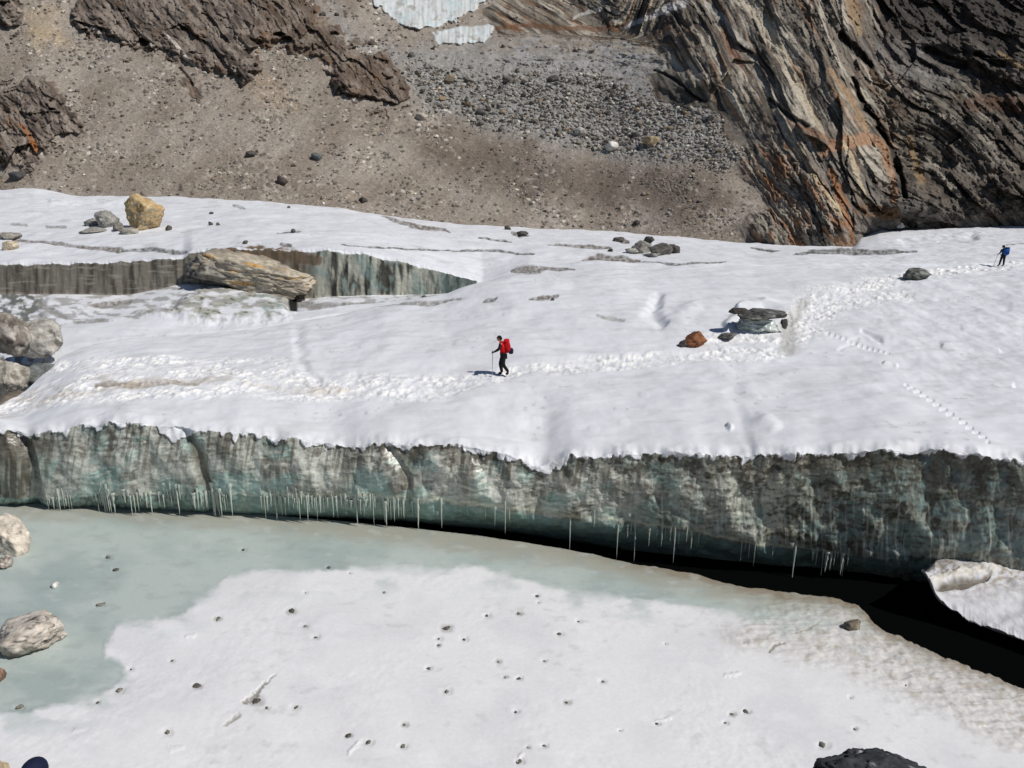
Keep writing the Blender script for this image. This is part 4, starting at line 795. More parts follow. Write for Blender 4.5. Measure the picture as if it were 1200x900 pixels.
for i, (px, py, s_) in enumerate([(247, 251, 4), (246, 264, 5), (255, 264, 4), (338, 244, 3), (287, 286, 5), (343, 273, 5), (497, 352, 6), (648, 352, 4)]):
    rock_px('stone', px, py, s_ * 1.3, s_, seed=80 + i, c1=(96, 92, 86), c2=(70, 68, 64), label='tiny dark stone lying alone on the upper snowfield', cat='stone', group='tiny stones on the snowfield', sub=2)
# lake rocks
rock_px('boulder', 6, 650, 52, 46, onlake=True, dep=0.8, seed=101, c1=(214, 204, 190), c2=(186, 178, 166), c3=(120, 110, 100), label='cream angular boulder frozen in the lake below the ice wall at the left edge', ry=0.2, th=0.3, rough=0.1)
rock_px('stone', 3, 666, 18, 14, onlake=True, seed=102, c1=(180, 172, 164), c2=(110, 100, 92), label='small pale stone just below the cream angular boulder', cat='stone')
rock_px('boulder', 26, 765, 82, 38, onlake=True, dep=0.7, seed=106, c1=(206, 198, 188), c2=(178, 168, 156), c3=(92, 88, 86), label='long pale banded boulder frozen in the grey green lake ice', ry=-0.12, band=1.2, th=0.12, rough=0.08)
rock_px('stone', 64, 689, 7, 8, onlake=True, seed=104, c1=(224, 222, 218), c2=(190, 188, 184), label='single small white stone on the grey green lake ice', cat='stone', sub=3)
rock_px('stone', -2, 800, 12, 20, onlake=True, seed=105, c1=(140, 112, 96), c2=(110, 92, 80), label='reddish brown stone at the left edge of the lake', cat='stone', sub=3)
rock_px('boulder', 1002, 740, 18, 13, onlake=True, seed=107, c1=(128, 118, 104), c2=(96, 88, 78), c3=(160, 152, 140), label='square brown stone at the tip of the lake ice beside the dark opening', cat='stone', sub=4)
for i, (px, py, ww_, hh, lb) in enumerate(LS):
    rock_px('stone', px, py + hh * 0.2, ww_ * (0.55 + 0.40 * ((i * 7) % 5) / 4), hh * (0.6 + 0.25 * ((i * 3) % 4) / 3), onlake=True, dep=1.1, sink=0.55, seed=200 + i, sub=3, c1=((104, 100, 92), (128, 124, 116), (88, 84, 78), (140, 136, 128))[(i * 5) % 4], c2=(86, 84, 78), mat=M_SMALL, label=lb or 'tiny dark stone frozen into the white snow of the lake', cat='stone', group='stones on the frozen lake', rz=i * 1.7, lo=0.5, rough=0.12)
# boulders scattered over the scree: a few told apart, then many alike
SB = [(331, 214, 14, 11, (84, 74, 70), 'dark rounded boulder alone on the scree just above the snow edge'), (20, 208, 20, 10, (80, 80, 82), 'dark slab at the foot of the left outcrop'), (716, 174, 16, 11, (226, 222, 214), 'bright white block on the grey scree'), (595, 97, 14, 12, (112, 110, 106), 'tall grey block standing above the grey boulder field'),
      (493, 138, 14, 9, (186, 178, 166), 'pale block at the left end of the grey boulder field'), (426, 236, 10, 8, (74, 70, 66), 'black boulder just above the snow edge, middle of the scree'), (372, 185, 14, 8, (100, 106, 106), 'grey blue block in the stone stripe on the left scree'), (295, 182, 12, 8, (88, 84, 80), 'dark block at the left end of the stone stripe'), (762, 168, 20, 12, (178, 160, 128), 'tan block at the right end of the boulder field'),
      (680, 155, 14, 9, (190, 186, 178), 'light block in the lower part of the boulder field'), (398, 110, 8, 7, (70, 60, 54), 'dark boulder above the brown outcrop'), (562, 133, 11, 8, (90, 88, 88), 'dark block inside the boulder field'), (648, 95, 13, 8, (92, 90, 88), 'dark flat block near the top of the boulder field'), (482, 66, 9, 7, (110, 108, 104), 'grey block below the hanging glacier'),
      (762, 788, 0, 0, None, None), (762, 290, 0, 0, None, None), (745, 262, 8, 5, (70, 66, 62), 'small black boulder above the snow edge right of centre'), (1068, 262, 14, 10, (66, 60, 56), 'dark boulder at the foot of the right cliff'), (1054, 265, 10, 7, (210, 210, 208), 'white stone at the foot of the right cliff')]
for i, (px, py, ww_, hh, c, lb) in enumerate(SB):
    if c is None or not ww_: continue
    p = mpoint(px, py); sc = MY[0, 0] * 0 + p[1] / F
    rock('boulder', (p[0], p[1] - 0.1, p[2] + hh * sc * 0.15), (ww_ * sc, ww_ * sc * 0.9, hh * sc * 1.15), 300 + i, c, tuple(int(v * 0.78) for v in c), label=lb, cat='boulder', sub=3, rz=i)
GR = {'b': [], 'f': []}
lib = [rock_shape(500 + i, 2, 11, 0.05, 1, 0.55) for i in range(8)]
libm = []
TONES = [(118, 114, 108), (150, 146, 138), (88, 84, 80), (186, 180, 170), (132, 118, 102)]
for ti, tn in enumerate(TONES):
    for li, (V, Fc) in enumerate(lib[:4]):
        me = mesh_np('boulder_mesh', V, Fc, rock_col(V, tn, tuple(int(v * .8) for v in tn), None, li), M_STONE, False)
        COL.objects.unlink(me); md = me.data; bpy.data.objects.remove(me); libm.append((ti, md))
rg = np.random.default_rng(33)
def scree_ok(px, py):
    j = int(np.argmin(np.abs(MPX - px))); i = int(np.clip(np.searchsorted(MPY, py), 0, len(MPY) - 1))
    return rid[i, j] == 0, float(blocks[i, j]), float(patch[i, j]), float(bpy_line[0, j])
cnt = 0
while cnt < 230:
    px = rg.uniform(-10, 1210); py = rg.uniform(5, 285)
    ok, bl, pt, bl_py = scree_ok(px, py)
    if not ok or py > bl_py - 5 or rg.random() > 0.10 + 0.9 * bl + 0.15 * pt: continue
    szp = rg.uniform(4.5, 8.5) if bl > 0.5 else rg.uniform(3, 5.5)
    if rg.random() < 0.07: szp *= 1.5
    p = mpoint(px, py); s_ = szp * p[1] / F / 2
    tn = rg.choice([0, 0, 1, 1, 2, 3, 4]) if bl > 0.5 else rg.choice([0, 1, 2, 2, 3, 4])
    me = libm[tn * 4 + rg.integers(4)][1]
    o = bpy.data.objects.new('boulder', me); COL.objects.link(o)
    o.location = (p[0], p[1], p[2] + s_ * 0.15); o.scale = (s_ * rg.uniform(.9, 1.3), s_ * rg.uniform(.8, 1.2), s_ * rg.uniform(.6, .9)); o.rotation_euler = (rg.uniform(-.4, .4), rg.uniform(-.4, .4), rg.uniform(0, 6.28))
    if bl > 0.5: tag(o, 'grey angular boulder among many in the boulder field below the hanging glacier', 'boulder', 'boulders of the grey boulder field')
    else: tag(o, 'scattered boulder on the brown scree slope above the snow', 'boulder', 'boulders scattered on the scree slope')
    cnt += 1
# all the smaller stones, nobody could count them
Vs = []; Fs = []; Cs = []; off = 0
lib1 = [rock_shape(600 + i, 1, 8, 0.04, 1, 0.55) for i in range(10)]
nst = 0
while nst < 7000:
    px = rg.uniform(-120, 1320); py = rg.uniform(-30, 290)
    ok, bl, pt, bl_py = scree_ok(px, py)
    if not ok or py > bl_py - 1: continue
    if rg.random() > 0.12 + 0.75 * bl + 0.5 * pt ** 2: continue
    szp = min(rg.lognormal(0.55, 0.45), 6) * (1.45 if bl > 0.5 else 1.0)
    p = mpoint(px, py); s_ = szp * p[1] / F / 2
    V, Fc = lib1[rg.integers(10)]
    M = euler(rg.uniform(0, 6.28), rg.uniform(-.5, .5), rg.uniform(-.5, .5))
    Vs.append((V * np.array([1.15, 1, .75]) * s_) @ M.T + p + np.array([0, 0, s_ * .2])); Fs.append(Fc + off); off += len(V)
    b = rg.uniform(0.7, 1.25); tn = np.array(lin(*[(140, 134, 124), (118, 110, 100), (150, 148, 144), (205, 198, 186), (84, 78, 72), (150, 130, 104)][rg.choice(6, p=[.3, .25, .2, .09, .11, .05])])) * b
    Cs.append(np.broadcast_to(tn, (len(V), 3))); nst += 1
so_ = mesh_np('scree_stones', np.concatenate(Vs), np.concatenate(Fs), np.concatenate(Cs), M_STONE, False)
tag(so_, 'countless small grey and brown stones strewn over the scree slope', 'scree', kind='stuff')

# ------------------------------------------------------------------ snow covered ice shelf at the right, over the opening
def shelf():
    # outline in picture pixels: front lip; lofted from the front lip back to the wall
    pxs = np.arange(1080, 1421, 1.0)
    def c_(t): 
        a = np.array(t, float); return np.interp(pxs, a[:, 0], a[:, 1])
    lip_py = c_([(1066, 655), (1085, 668), (1095, 700), (1120, 716), (1150, 732), (1180, 742), (1200, 749), (1300, 790), (1420, 840)])
    lip_Y = c_([(1066, 21.5), (1095, 20.6), (1200, 19.0), (1300, 17.6), (1420, 16.0)])
    bk_py = c_([(1066, 672), (1082, 672), (1096, 656), (1120, 648), (1150, 646), (1200, 652), (1420, 665)])
    for _ in range(3): lip_py = np.convolve(np.pad(lip_py, 5, mode='edge'), np.ones(11) / 11, 'valid')
    bk_Y = c_([(1066, 22.4), (1200, 22.9), (1420, 22.0)])
    ks = [(lip_Y + 1.6, z_at(lip_py, lip_Y) - 0.85), (lip_Y + 0.5, z_at(lip_py, lip_Y) - 0.38), (lip_Y + 0.05, z_at(lip_py, lip_Y) - 0.1), (lip_Y, z_at(lip_py, lip_Y)), (lip_Y * 0.6 + bk_Y * 0.4, z_at(lip_py * 0.55 + bk_py * 0.45, lip_Y * 0.6 + bk_Y * 0.4)), (bk_Y, z_at(bk_py, bk_Y)), (bk_Y + 1.0, z_at(bk_py, bk_Y) + 0.1)]
    Ys = []; Zs = []; sg = []
    for i, n in enumerate((5, 10, 6, 50, 50, 6)):
        for j in range(n):
            t = j / n; Ys.append(ks[i][0] * (1 - t) + ks[i + 1][0] * t); Zs.append(ks[i][1] * (1 - t) + ks[i + 1][1] * t); sg.append(i)
    Ys = np.array(Ys); Zs = np.array(Zs); sg = np.array(sg)[:, None] + 0 * Ys
    Uu = np.broadcast_to(pxs, Ys.shape); Vv = py_of(Ys, Zs)
    top = sg >= 3
    fold = sm(0.0, 0.7, stroke(Uu, Vv + 1.5 * fbm(Uu / 9, Vv / 9, 2, 223), [(1098, 690, 3), (1112, 686, 6), (1135, 683, 7), (1152, 678, 4), (1160, 675, 1)]))
    ridge = sm(0, 1.0, stroke(Uu + 6 * fbm(Uu / 12, Vv / 9, 3, 231), Vv + 5 * fbm(Uu / 10, Vv / 7, 3, 232), [(1090, 684, 9), (1112, 675, 11), (1140, 668, 12), (1165, 666, 8)]))
    Xs = world(Uu, Ys, Zs)[0]
    dzz = top * (0.03 * fbm(Xs / 0.5, Ys / 0.5, 4, 224, 0.55) + 0.14 * fbm(Xs / 1.2, Ys / 1.0, 3, 225) + 0.12 * ridge - 0.12 * fold)
    c = np.zeros(Ys.shape + (3,)) + lin(200, 201, 206)
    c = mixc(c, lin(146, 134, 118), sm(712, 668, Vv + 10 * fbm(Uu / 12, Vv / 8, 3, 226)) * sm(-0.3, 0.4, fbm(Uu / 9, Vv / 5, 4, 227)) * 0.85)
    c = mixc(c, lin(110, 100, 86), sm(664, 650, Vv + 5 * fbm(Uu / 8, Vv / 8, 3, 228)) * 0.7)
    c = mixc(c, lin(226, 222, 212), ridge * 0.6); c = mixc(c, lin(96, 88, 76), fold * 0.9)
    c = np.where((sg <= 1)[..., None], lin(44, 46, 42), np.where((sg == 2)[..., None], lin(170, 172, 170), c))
    rk = np.arange(len(Ys))[:, None] - 21.0
    dzz = dzz + np.exp(-(rk / 9) ** 2) * (0.07 * fbm(pxs / 12, pxs * 0, 3, 221) + 0.015 * fbm(pxs / 2.5, pxs * 0, 2, 230))[None]
    Pp = np.stack([Xs, Ys + np.where(sg <= 2, 0.05 * fbm(Xs / .3, Zs / .3, 3, 229), 0), Zs + dzz], -1)
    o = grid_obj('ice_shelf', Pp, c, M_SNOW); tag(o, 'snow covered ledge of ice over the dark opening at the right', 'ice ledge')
shelf()

# ------------------------------------------------------------------ icicles
M_ICL = bpy.data.materials.new('icicle_ice'); M_ICL.use_nodes = True
p_ = M_ICL.node_tree.nodes['Principled BSDF']; p_.inputs['Base Color'].default_value = (*lin(196, 204, 194), 1); p_.inputs['Roughness'].default_value = 0.25; p_.inputs['Transmission Weight'].default_value = 0.15; p_.inputs['IOR'].default_value = 1.31
nn = M_ICL.node_tree.nodes.new('ShaderNodeTexNoise'); nn.inputs['Scale'].default_value = 12
bb = M_ICL.node_tree.nodes.new('ShaderNodeBump'); bb.inputs['Strength'].default_value = 0.4; bb.inputs['Distance'].default_value = 0.02
M_ICL.node_tree.links.new(nn.outputs[0], bb.inputs['Height']); M_ICL.node_tree.links.new(bb.outputs[0], p_.inputs['Normal'])
M_ICL_SHADE = mat_rock('shaded_icicle_ice', rough=0.3, spec=0.4, nscale=5, namp=0.3, bump=0.4, bscale=8, bdist=0.03, col=tuple(lin(84, 88, 84)))  # darker copy of the icicle ice, shade painted into its colour
def led_pt(px):
    c = int(np.argmin(np.abs(PX - px))); k = int(np.argmax(seg == 3)); return P[k, c].copy()
def icicle(px, wpx, lpx, label, up=0, n=9, m=18, group=None, seed=0):
    b = led_pt(px); sc = float(depth(b[1], b[2])) / F
    L = (lpx + up) * sc / math.cos(PITCH) * 1.0; r0 = wpx * sc * 0.5
    b[1] -= 0.02; b[2] += up * sc + 0.03
    t = np.linspace(0, 1, m)[:, None]; a = np.linspace(0, 2 * np.pi, n, endpoint=False)[None]
    rad_ = r0 * ((1 - t) ** 0.85 * 1.05 + 0.12) * (1 + 0.18 * np.sin(t * 23 + seed) * (1 - t) + 0.15 * perlin(t * 7 + seed, t * 0, 3)); rad_[-1] *= 0.2; rad_ = rad_ * (1 + 0.5 * np.exp(-t * 5)) * sm(-0.12, 0.03, t)
    wob = 0.25 * r0 * perlin(t * 4 + seed * 1.3, t * 0 + 2, 5)
    X = b[0] + rad_ * np.cos(a) + wob; Y = b[1] + rad_ * np.sin(a) ; Z = b[2] - L * t + 0 * a
    V = np.stack([X, Y, Z], -1).reshape(-1, 3)
    idx = np.arange(m * n).reshape(m, n); nx = np.roll(idx, -1, 1)
    q_ = np.stack([idx[:-1], nx[:-1], nx[1:], idx[1:]], -1).reshape(-1, 4)
    V = V - np.array([b[0], b[1], b[2]])
    o = mesh_np('icicle', V, q_, None, M_ICL); o.location = b
    return tag(o, label, 'icicle', group or 'icicles hanging from the ice wall')
NAMED = [(932, 3.2, 48, 14, 'longest thick icicle hanging over the dark opening, standing alone'), (745, 2.6, 46, 18, 'long icicle, right one of the pair over the middle of the dark gap'), (724, 2.0, 44, 0, 'long icicle, left one of the pair over the middle of the dark gap'), (668, 2.0, 42, 6, 'lone icicle left of the long pair'), (517, 2.2, 32, 6, 'lone long icicle at the right end of the left icicle curtain'),
         (791, 2.2, 42, 4, 'icicle hanging alone between the long pair and the right clusters'), (592, 1.6, 28, 14, 'thin lone icicle in the middle of the teal undercut'), (490, 3.2, 34, 6, 'thick icicle, second from the right end of the left curtain'), (248, 4, 34, 14, 'thick icicle at the foot of the dark diagonal groove'), (322, 3.2, 34, 22, 'thick yellowish icicle left of the teal ice')]
for i, (px, w_, l_, up, lb) in enumerate(NAMED): icicle(px, w_, l_, lb, up, seed=i)
rgi = np.random.default_rng(5)
CL = [(55, 84, 10, 14, 34, 'left edge'), (112, 135, 11, 22, 40, 'left edge'), (140, 178, 11, 12, 32, 'left edge'), (184, 214, 8, 12, 28, 'groove'), (228, 270, 15, 20, 42, 'groove'), (305, 348, 13, 14, 36, 'left curtain'), (348, 400, 19, 12, 34, 'left curtain'), (400, 486, 30, 14, 42, 'left curtain'), (535, 600, 6, 12, 28, 'middle'), (690, 700, 1, 18, 22, 'middle'), (733, 740, 2, 24, 38, 'middle'), (756, 822, 9, 20, 42, 'middle'), (868, 882, 4, 22, 40, 'right'), (902, 910, 2, 12, 22, 'right'), (952, 996, 11, 16, 44, 'right')]
GL = {'left edge': 'thin icicle of the fringe below the ice wall, left of the dark diagonal groove', 'groove': 'icicle of the bundle around the foot of the dark diagonal groove', 'left curtain': 'thin icicle of the long curtain above the left half of the lake', 'middle': 'thin icicle over the middle of the dark gap', 'right': 'thin icicle of the clusters beside the longest thick icicle'}
for a_, b_, n_, l0, l1, g_ in CL:
    for k in range(n_):
        icicle(a_ + (b_ - a_) * (k + rgi.uniform(0.1, .9)) / n_, rgi.lognormal(0.55, 0.42), rgi.uniform(l0, l1) * rgi.uniform(.35, 1.05), GL[g_], rgi.choice([0, 3, 8, 14]), group='icicles: ' + g_, seed=k * 3.1)
# thick hanging icicles below the shelf in the dark opening
for k, (px, w_, l_) in enumerate([(1064, 8, 50), (1078, 10, 62), (1087, 6, 48)]):
    b = at(px, 668, 23.2)
    o = icicle(px, w_, l_, 'broad dull icicle in the shade at the left end of the ice ledge', 0, group='broad icicles by the ice ledge', seed=k + 9); o.location = b; o.data.materials.clear(); o.data.materials.append(M_ICL_SHADE)

# ------------------------------------------------------------------ near bank under the viewer (outside the picture, carries the foreground things)
bx, by = np.meshgrid(np.linspace(-16, 18, 160), np.linspace(-8, 13.4, 120))
bz = 10.6 - 0.93 * np.clip(by + 0.2, -4, 20) + 0.12 * fbm(bx / 2, by / 2, 4, 240) + 0.05 * fbm(bx / .4, by / .4, 3, 241)
lim = CAMZ - 1.07 * by * 0.93            # stays under the lower edge of the view
bz = np.minimum(bz, np.where(by > 1, CAMZ + (ray_r(925)) * by - 0.1, 99)); bz = np.maximum(bz, -1.5)
bc = mixc(np.zeros(bx.shape + (3,)) + lin(196, 180, 156), lin(140, 130, 116), sm(-0.3, 0.4, fbm(bx / 1, by / 1, 4, 242)))
bank = grid_obj('moraine_bank', np.stack([bx, by, bz], -1), bc, M_SCREE); tag(bank, kind='structure')
def bank_z(x, y):
    i = int(np.clip(round((y + 8) / 21.4 * 119), 0, 119)); j = int(np.clip(round((x + 16) / 34 * 159), 0, 159)); return float(bz[i, j])
pb = at(1028, 936, 11.6)
rock('boulder', (pb.x, pb.y + 0.2, pb.z + 0.12), (2.15, 1.5, 1.25), 402, (64, 66, 70), (42, 44, 48), (176, 176, 176), label='black foreground boulder with white veins at the bottom edge', cat='boulder', ry=0.12, th=0.33, band=0.3, rough=0.07, sub=6, rz=0.2)
pb = at(-8, 925, 9.0)
rock('boulder', (pb.x - 0.35, pb.y, pb.z - 0.12), (1.3, 1.2, 1.3), 403, (226, 206, 172), (204, 182, 148), label='tan foreground boulder in the bottom left corner', cat='boulder', sub=4)

# ------------------------------------------------------------------ people
def mat_cloth(name, c, rough=0.8):
    return mat_rock(name, rough=rough, spec=0.25, nscale=14, namp=0.12, bump=0.4, bscale=30, bdist=0.01, col=tuple(lin(*c)))
M_SKIN = mat_cloth('skin', (176, 126, 98), 0.55); M_BLACK = mat_cloth('black_cloth', (26, 26, 30)); M_RED = mat_cloth('red_cloth', (205, 14, 26)); M_RED2 = mat_cloth('red_pack_cloth', (176, 14, 22)); M_NAVY = mat_cloth('navy_cloth', (24, 30, 58))
M_BLUE = mat_cloth('blue_cloth', (28, 86, 160)); M_DKB = mat_cloth('dark_blue_cloth', (20, 48, 92)); M_HAIR = mat_cloth('hair', (22, 18, 16)); M_POLE = mat_cloth('pole_metal', (120, 122, 126), 0.4); M_BOOT = mat_cloth('boot_leather', (30, 28, 28))
def skin_obj(name, verts, edges, radii, mat, parent, sub=2, root=0):
    me = bpy.data.meshes.new(name); me.from_pydata([tuple(v) for v in verts], edges, []); me.update()
    o = bpy.data.objects.new(name, me); COL.objects.link(o); me.materials.append(mat)
    sk = o.modifiers.new('skin', 'SKIN'); sk.use_smooth_shade = True; sk.branch_smoothing = 0.4
    if not me.skin_vertices: me.attributes.new('skin', 'FLOAT', 'POINT')
    for i, r in enumerate(radii):
        sv = me.skin_vertices[0].data[i]; sv.radius = (r, r) if not isinstance(r, tuple) else r; sv.use_root = (i == root)
    ss = o.modifiers.new('subsurf', 'SUBSURF'); ss.levels = sub; ss.render_levels = sub
    if parent: o.parent = parent
    return o
def skin_data_ok(me): return len(me.skin_vertices) > 0
def head_mesh(name, c, mat, parent, scale=1.0, face=Vector((-1, 0, -0.15))):
    """head with brow, nose, chin and ears, looking along face"""
    V, Fc = ico(4); V = V.copy()
    # local: x forward
    V = V * np.array([0.098, 0.076, 0.118])
    fx = V[:, 0] > 0
    V[:, 0] += fx * (0.022 * np.exp(-((V[:, 1] / .014) ** 2 + ((V[:, 2] + .012) / .022) ** 2)))          # nose
    V[:, 0] -= fx * (0.010 * np.exp(-(((np.abs(V[:, 1]) - .03) / .014) ** 2 + ((V[:, 2] - .012) / .012) ** 2)))   # eye sockets
    V[:, 0] += fx * (0.006 * np.exp(-((V[:, 1] / .022) ** 2 + ((V[:, 2] + .052) / .008) ** 2)))          # lips
    low = np.clip(-V[:, 2] / .118, 0, 1); V[:, 1] *= 1 - 0.28 * low; V[:, 0] += 0.012 * low
    ear = np.exp(-(((V[:, 0]) / .016) ** 2 + ((V[:, 2] + .005) / .026) ** 2)) * (np.abs(V[:, 1]) > .055); V[:, 1] += np.sign(V[:, 1]) * 0.016 * ear
    f_ = face.normalized(); s_ = Vector((0, 0, 1)).cross(f_).normalized(); u_ = f_.cross(s_)
    Rm = np.array([f_, s_, u_]).T
    o = mesh_np(name, (V * scale) @ Rm.T + np.array(c), Fc, None, mat, parent=parent); return o
def cap_mesh(name, c, mat, parent, face, r=(0.108, 0.09, 0.10), cut=0.0):
    V, Fc = ico(3); V = V.copy(); keep = V[:, 2] > cut - 0.25
    ff = Fc[np.all(keep[Fc], 1)]; used, inv = np.unique(ff, return_inverse=True)
    f_ = face.normalized(); s_ = Vector((0, 0, 1)).cross(f_).normalized(); u_ = f_.cross(s_); Rm = np.array([f_, s_, u_]).T
    o = mesh_np(name, (V[used] * np.array(r)) @ Rm.T + np.array(c), inv.reshape(-1, 3), None, mat, parent=parent)
    md = o.modifiers.new('solid', 'SOLIDIFY'); md.thickness = 0.008; return o
def hand(parent, wrist, direc, up, mat, side=1, name='hand'):
    """palm plus four curled fingers and a thumb in one skin graph, closed round a shaft"""
    d = direc.normalized(); u = up.normalized(); s_ = d.cross(u).normalized()
    vs_ = [wrist, wrist + d * 0.045, wrist + d * 0.085]; ed = [(0, 1), (1, 2)]; rr_ = [0.025, (0.034), (0.030)]
    for k in range(4):
        o_ = (k - 1.5) * 0.019; base = wrist + d * 0.085 + u * o_; L = (0.030, 0.034, 0.032, 0.026)[k]
        i0 = len(vs_); vs_ += [base + d * 0.012, base + d * L + s_ * 0.012 * side, base + d * L * 0.7 + s_ * 0.036 * side, base + s_ * 0.04 * side]
        rr_ += [0.0095, 0.009, 0.0085, 0.008]; ed += [(2, i0), (i0, i0 + 1), (i0 + 1, i0 + 2), (i0 + 2, i0 + 3)]
    i0 = len(vs_); vs_ += [wrist + d * 0.035 + u * 0.034, wrist + d * 0.065 + u * 0.042 + s_ * 0.02 * side, wrist + d * 0.08 + u * 0.03 + s_ * 0.036 * side]; rr_ += [0.012, 0.0105, 0.009]
    ed += [(1, i0), (i0, i0 + 1), (i0 + 1, i0 + 2)]
    return skin_obj(name, vs_, ed, rr_, mat, parent, 1)
def shaft(name, a, b, r, mat, label=None, cat=None):
    a = Vector(a); b = Vector(b); d = b - a; n = 8
    q = d.to_track_quat('Z', 'Y').to_matrix(); V = []
    prof = [(0, r * 1.8), (0.09, r * 1.8), (0.1, r), (0.55, r), (0.56, r * .8), (0.93, r * .7), (0.935, r * 4), (0.95, r * 4), (0.955, r * .6), (1, r * .3)]
    for t, rd in prof:
        for k in range(n): V.append(a + d * t + q @ Vector((rd * math.cos(k * 2 * math.pi / n), rd * math.sin(k * 2 * math.pi / n), 0)))
    Fq = [(i * n + k, i * n + (k + 1) % n, (i + 1) * n + (k + 1) % n, (i + 1) * n + k) for i in range(len(prof) - 1) for k in range(n)]
    o = mesh_np(name, np.array(V) - np.array(a), np.array(Fq), None, mat); o.location = a
    if label: tag(o, label, cat)
    return o
def blob(name, c, dims, mat, parent, rot=(0, 0, 0), sq=3.0, sub=4):
    V, Fc = ico(sub); V = np.sign(V) * np.abs(V); n_ = (np.abs(V) ** sq).sum(1) ** (1 / sq); V = V / n_[:, None] * np.array(dims) / 2
    V = V @ euler(rot[2], rot[0], rot[1]).T
    V = V + 0.012 * np.stack([fbm3(V * 9 + k * 5, 2, 3) for k in range(3)], 1)
    o = mesh_np(name, V + np.array(c), Fc, None, mat); o.parent = parent; return o
def person(foot, label, J, mats, face, height=1.0):
    """J: joints relative to the ground point; grows body, clothes"""
    e = bpy.data.objects.new('person', None); COL.objects.link(e); e.location = foot; tag(e, label, 'person')
    v = {k: Vector(x) * height for k, x in J.items()}
    order = ['pelvis', 'waist', 'chest', 'neck', 'skull', 'shl', 'ell', 'wrl', 'shr', 'elr', 'wrr', 'hpl', 'knl', 'anl', 'tol', 'hpr', 'knr', 'anr', 'tor']
    ix = {k: i for i, k in enumerate(order)}
    ed = [('pelvis', 'waist'), ('waist', 'chest'), ('chest', 'neck'), ('neck', 'skull'), ('chest', 'shl'), ('shl', 'ell'), ('ell', 'wrl'), ('chest', 'shr'), ('shr', 'elr'), ('elr', 'wrr'), ('pelvis', 'hpl'), ('hpl', 'knl'), ('knl', 'anl'), ('anl', 'tol'), ('pelvis', 'hpr'), ('hpr', 'knr'), ('knr', 'anr'), ('anr', 'tor')]
    rad_ = dict(pelvis=.105, waist=.10, chest=.11, neck=.048, skull=.06, shl=.035, ell=.034, wrl=.026, shr=.035, elr=.034, wrr=.026, hpl=.08, knl=.052, anl=.035, tol=.03, hpr=.08, knr=.052, anr=.035, tor=.03)
    skin_obj('body', [v[k] for k in order], [(ix[a], ix[b]) for a, b in ed], [rad_[k] * height for k in order], M_SKIN, e)
    def sub(name, ks, es, rs, mat): return skin_obj(name, [v[k] for k in ks], [(ks.index(a), ks.index(b)) for a, b in es], [r * height for r in rs], mat, e)
    sub('jacket', ['pelvis', 'waist', 'chest', 'neck', 'shl', 'shr'], [('pelvis', 'waist'), ('waist', 'chest'), ('chest', 'neck'), ('chest', 'shl'), ('chest', 'shr')], [.175, .17, .185, .085, .085, .085], mats['jacket'])
    for s_ in 'lr': sub('sleeve', ['sh' + s_, 'el' + s_, 'wr' + s_], [('sh' + s_, 'el' + s_), ('el' + s_, 'wr' + s_)], [.085, .06, .044], mats['sleeve'])
    sub('trousers', ['pelvis', 'hpl', 'knl', 'anl', 'hpr', 'knr', 'anr'], [('pelvis', 'hpl'), ('hpl', 'knl'), ('knl', 'anl'), ('pelvis', 'hpr'), ('hpr', 'knr'), ('knr', 'anr')], [.145, .115, .09, .066, .115, .09, .066], mats['trousers'])
    for s_ in 'lr': sub('boot', ['an' + s_, 'tol' if s_ == 'l' else 'tor'], [('an' + s_, 'to' + s_)], [.072, .05], M_BOOT)
    head_mesh('head', v['skull'] + Vector(face).normalized() * 0.02, M_SKIN, e, height, Vector(face))
    cap_mesh('hat', v['skull'] + Vector((0, 0, 0.028)), mats['hat'], e, Vector(face))
    fv = Vector(face).normalized(); fh = Vector((fv.x, fv.y, 0)).normalized()
    cap_mesh('hair', v['skull'] - fh * 0.018 + Vector((0, 0, 0.0)), M_HAIR, e, (fh + Vector((0, 0, 1.1))), (0.112, 0.094, 0.112))
    sub('collar', ['neck', 'chest'], [('neck', 'chest')], [.082, .12], mats['jacket'])
    for s_ in 'lr': hand(e, v['wr' + s_], (v['wr' + s_] - v['el' + s_]), Vector((0, 0, 1)), mats['glove'], 1 if s_ == 'l' else -1, 'glove')
    return e, v
# hiker in red walks to the left (-x)
g = surf(590, 440)
J1 = dict(pelvis=(0.02, 0, .93), waist=(-0.01, 0, 1.08), chest=(-.07, 0, 1.33), neck=(-.13, 0, 1.50), skull=(-.17, 0, 1.62),
          shl=(-.10, -.19, 1.42), ell=(-.20, -.25, 1.17), wrl=(-.40, -.20, 1.07), shr=(-.08, .19, 1.42), elr=(-.14, .25, 1.15), wrr=(-.34, .20, 1.02),
          hpl=(.02, -.10, .88), knl=(-.02, -.11, .50), anl=(.22, -.11, .16), tol=(.10, -.12, .05), hpr=(.0, .10, .88), knr=(-.14, .10, .50), anr=(-.06, .10, .09), tor=(-.24, .10, .04))
p1, v1 = person(g, 'hiker in a red jacket and black trousers walking left along the snow trail', J1, dict(jacket=M_RED, sleeve=M_BLACK, trousers=M_BLACK, hat=M_BLACK, glove=M_BLACK), (-1, .25, -.75), 1.05)
bpk = bpy.data.objects.new('backpack', None); COL.objects.link(bpk); bpk.location = g + Vector((0.17, 0, 1.32)); tag(bpk, 'red backpack with a dark roll on the back of the hiker in red', 'backpack')
blob('pack_body', (0, 0, 0.0), (.30, .36, .58), M_RED2, bpk, (0, -.18, 0)); blob('pack_lid', (-.03, 0, .27), (.26, .34, .16), M_RED, bpk, (0, -.18, 0)); blob('pack_pouch', (.17, 0, -.20), (.22, .30, .27), M_NAVY, bpk)
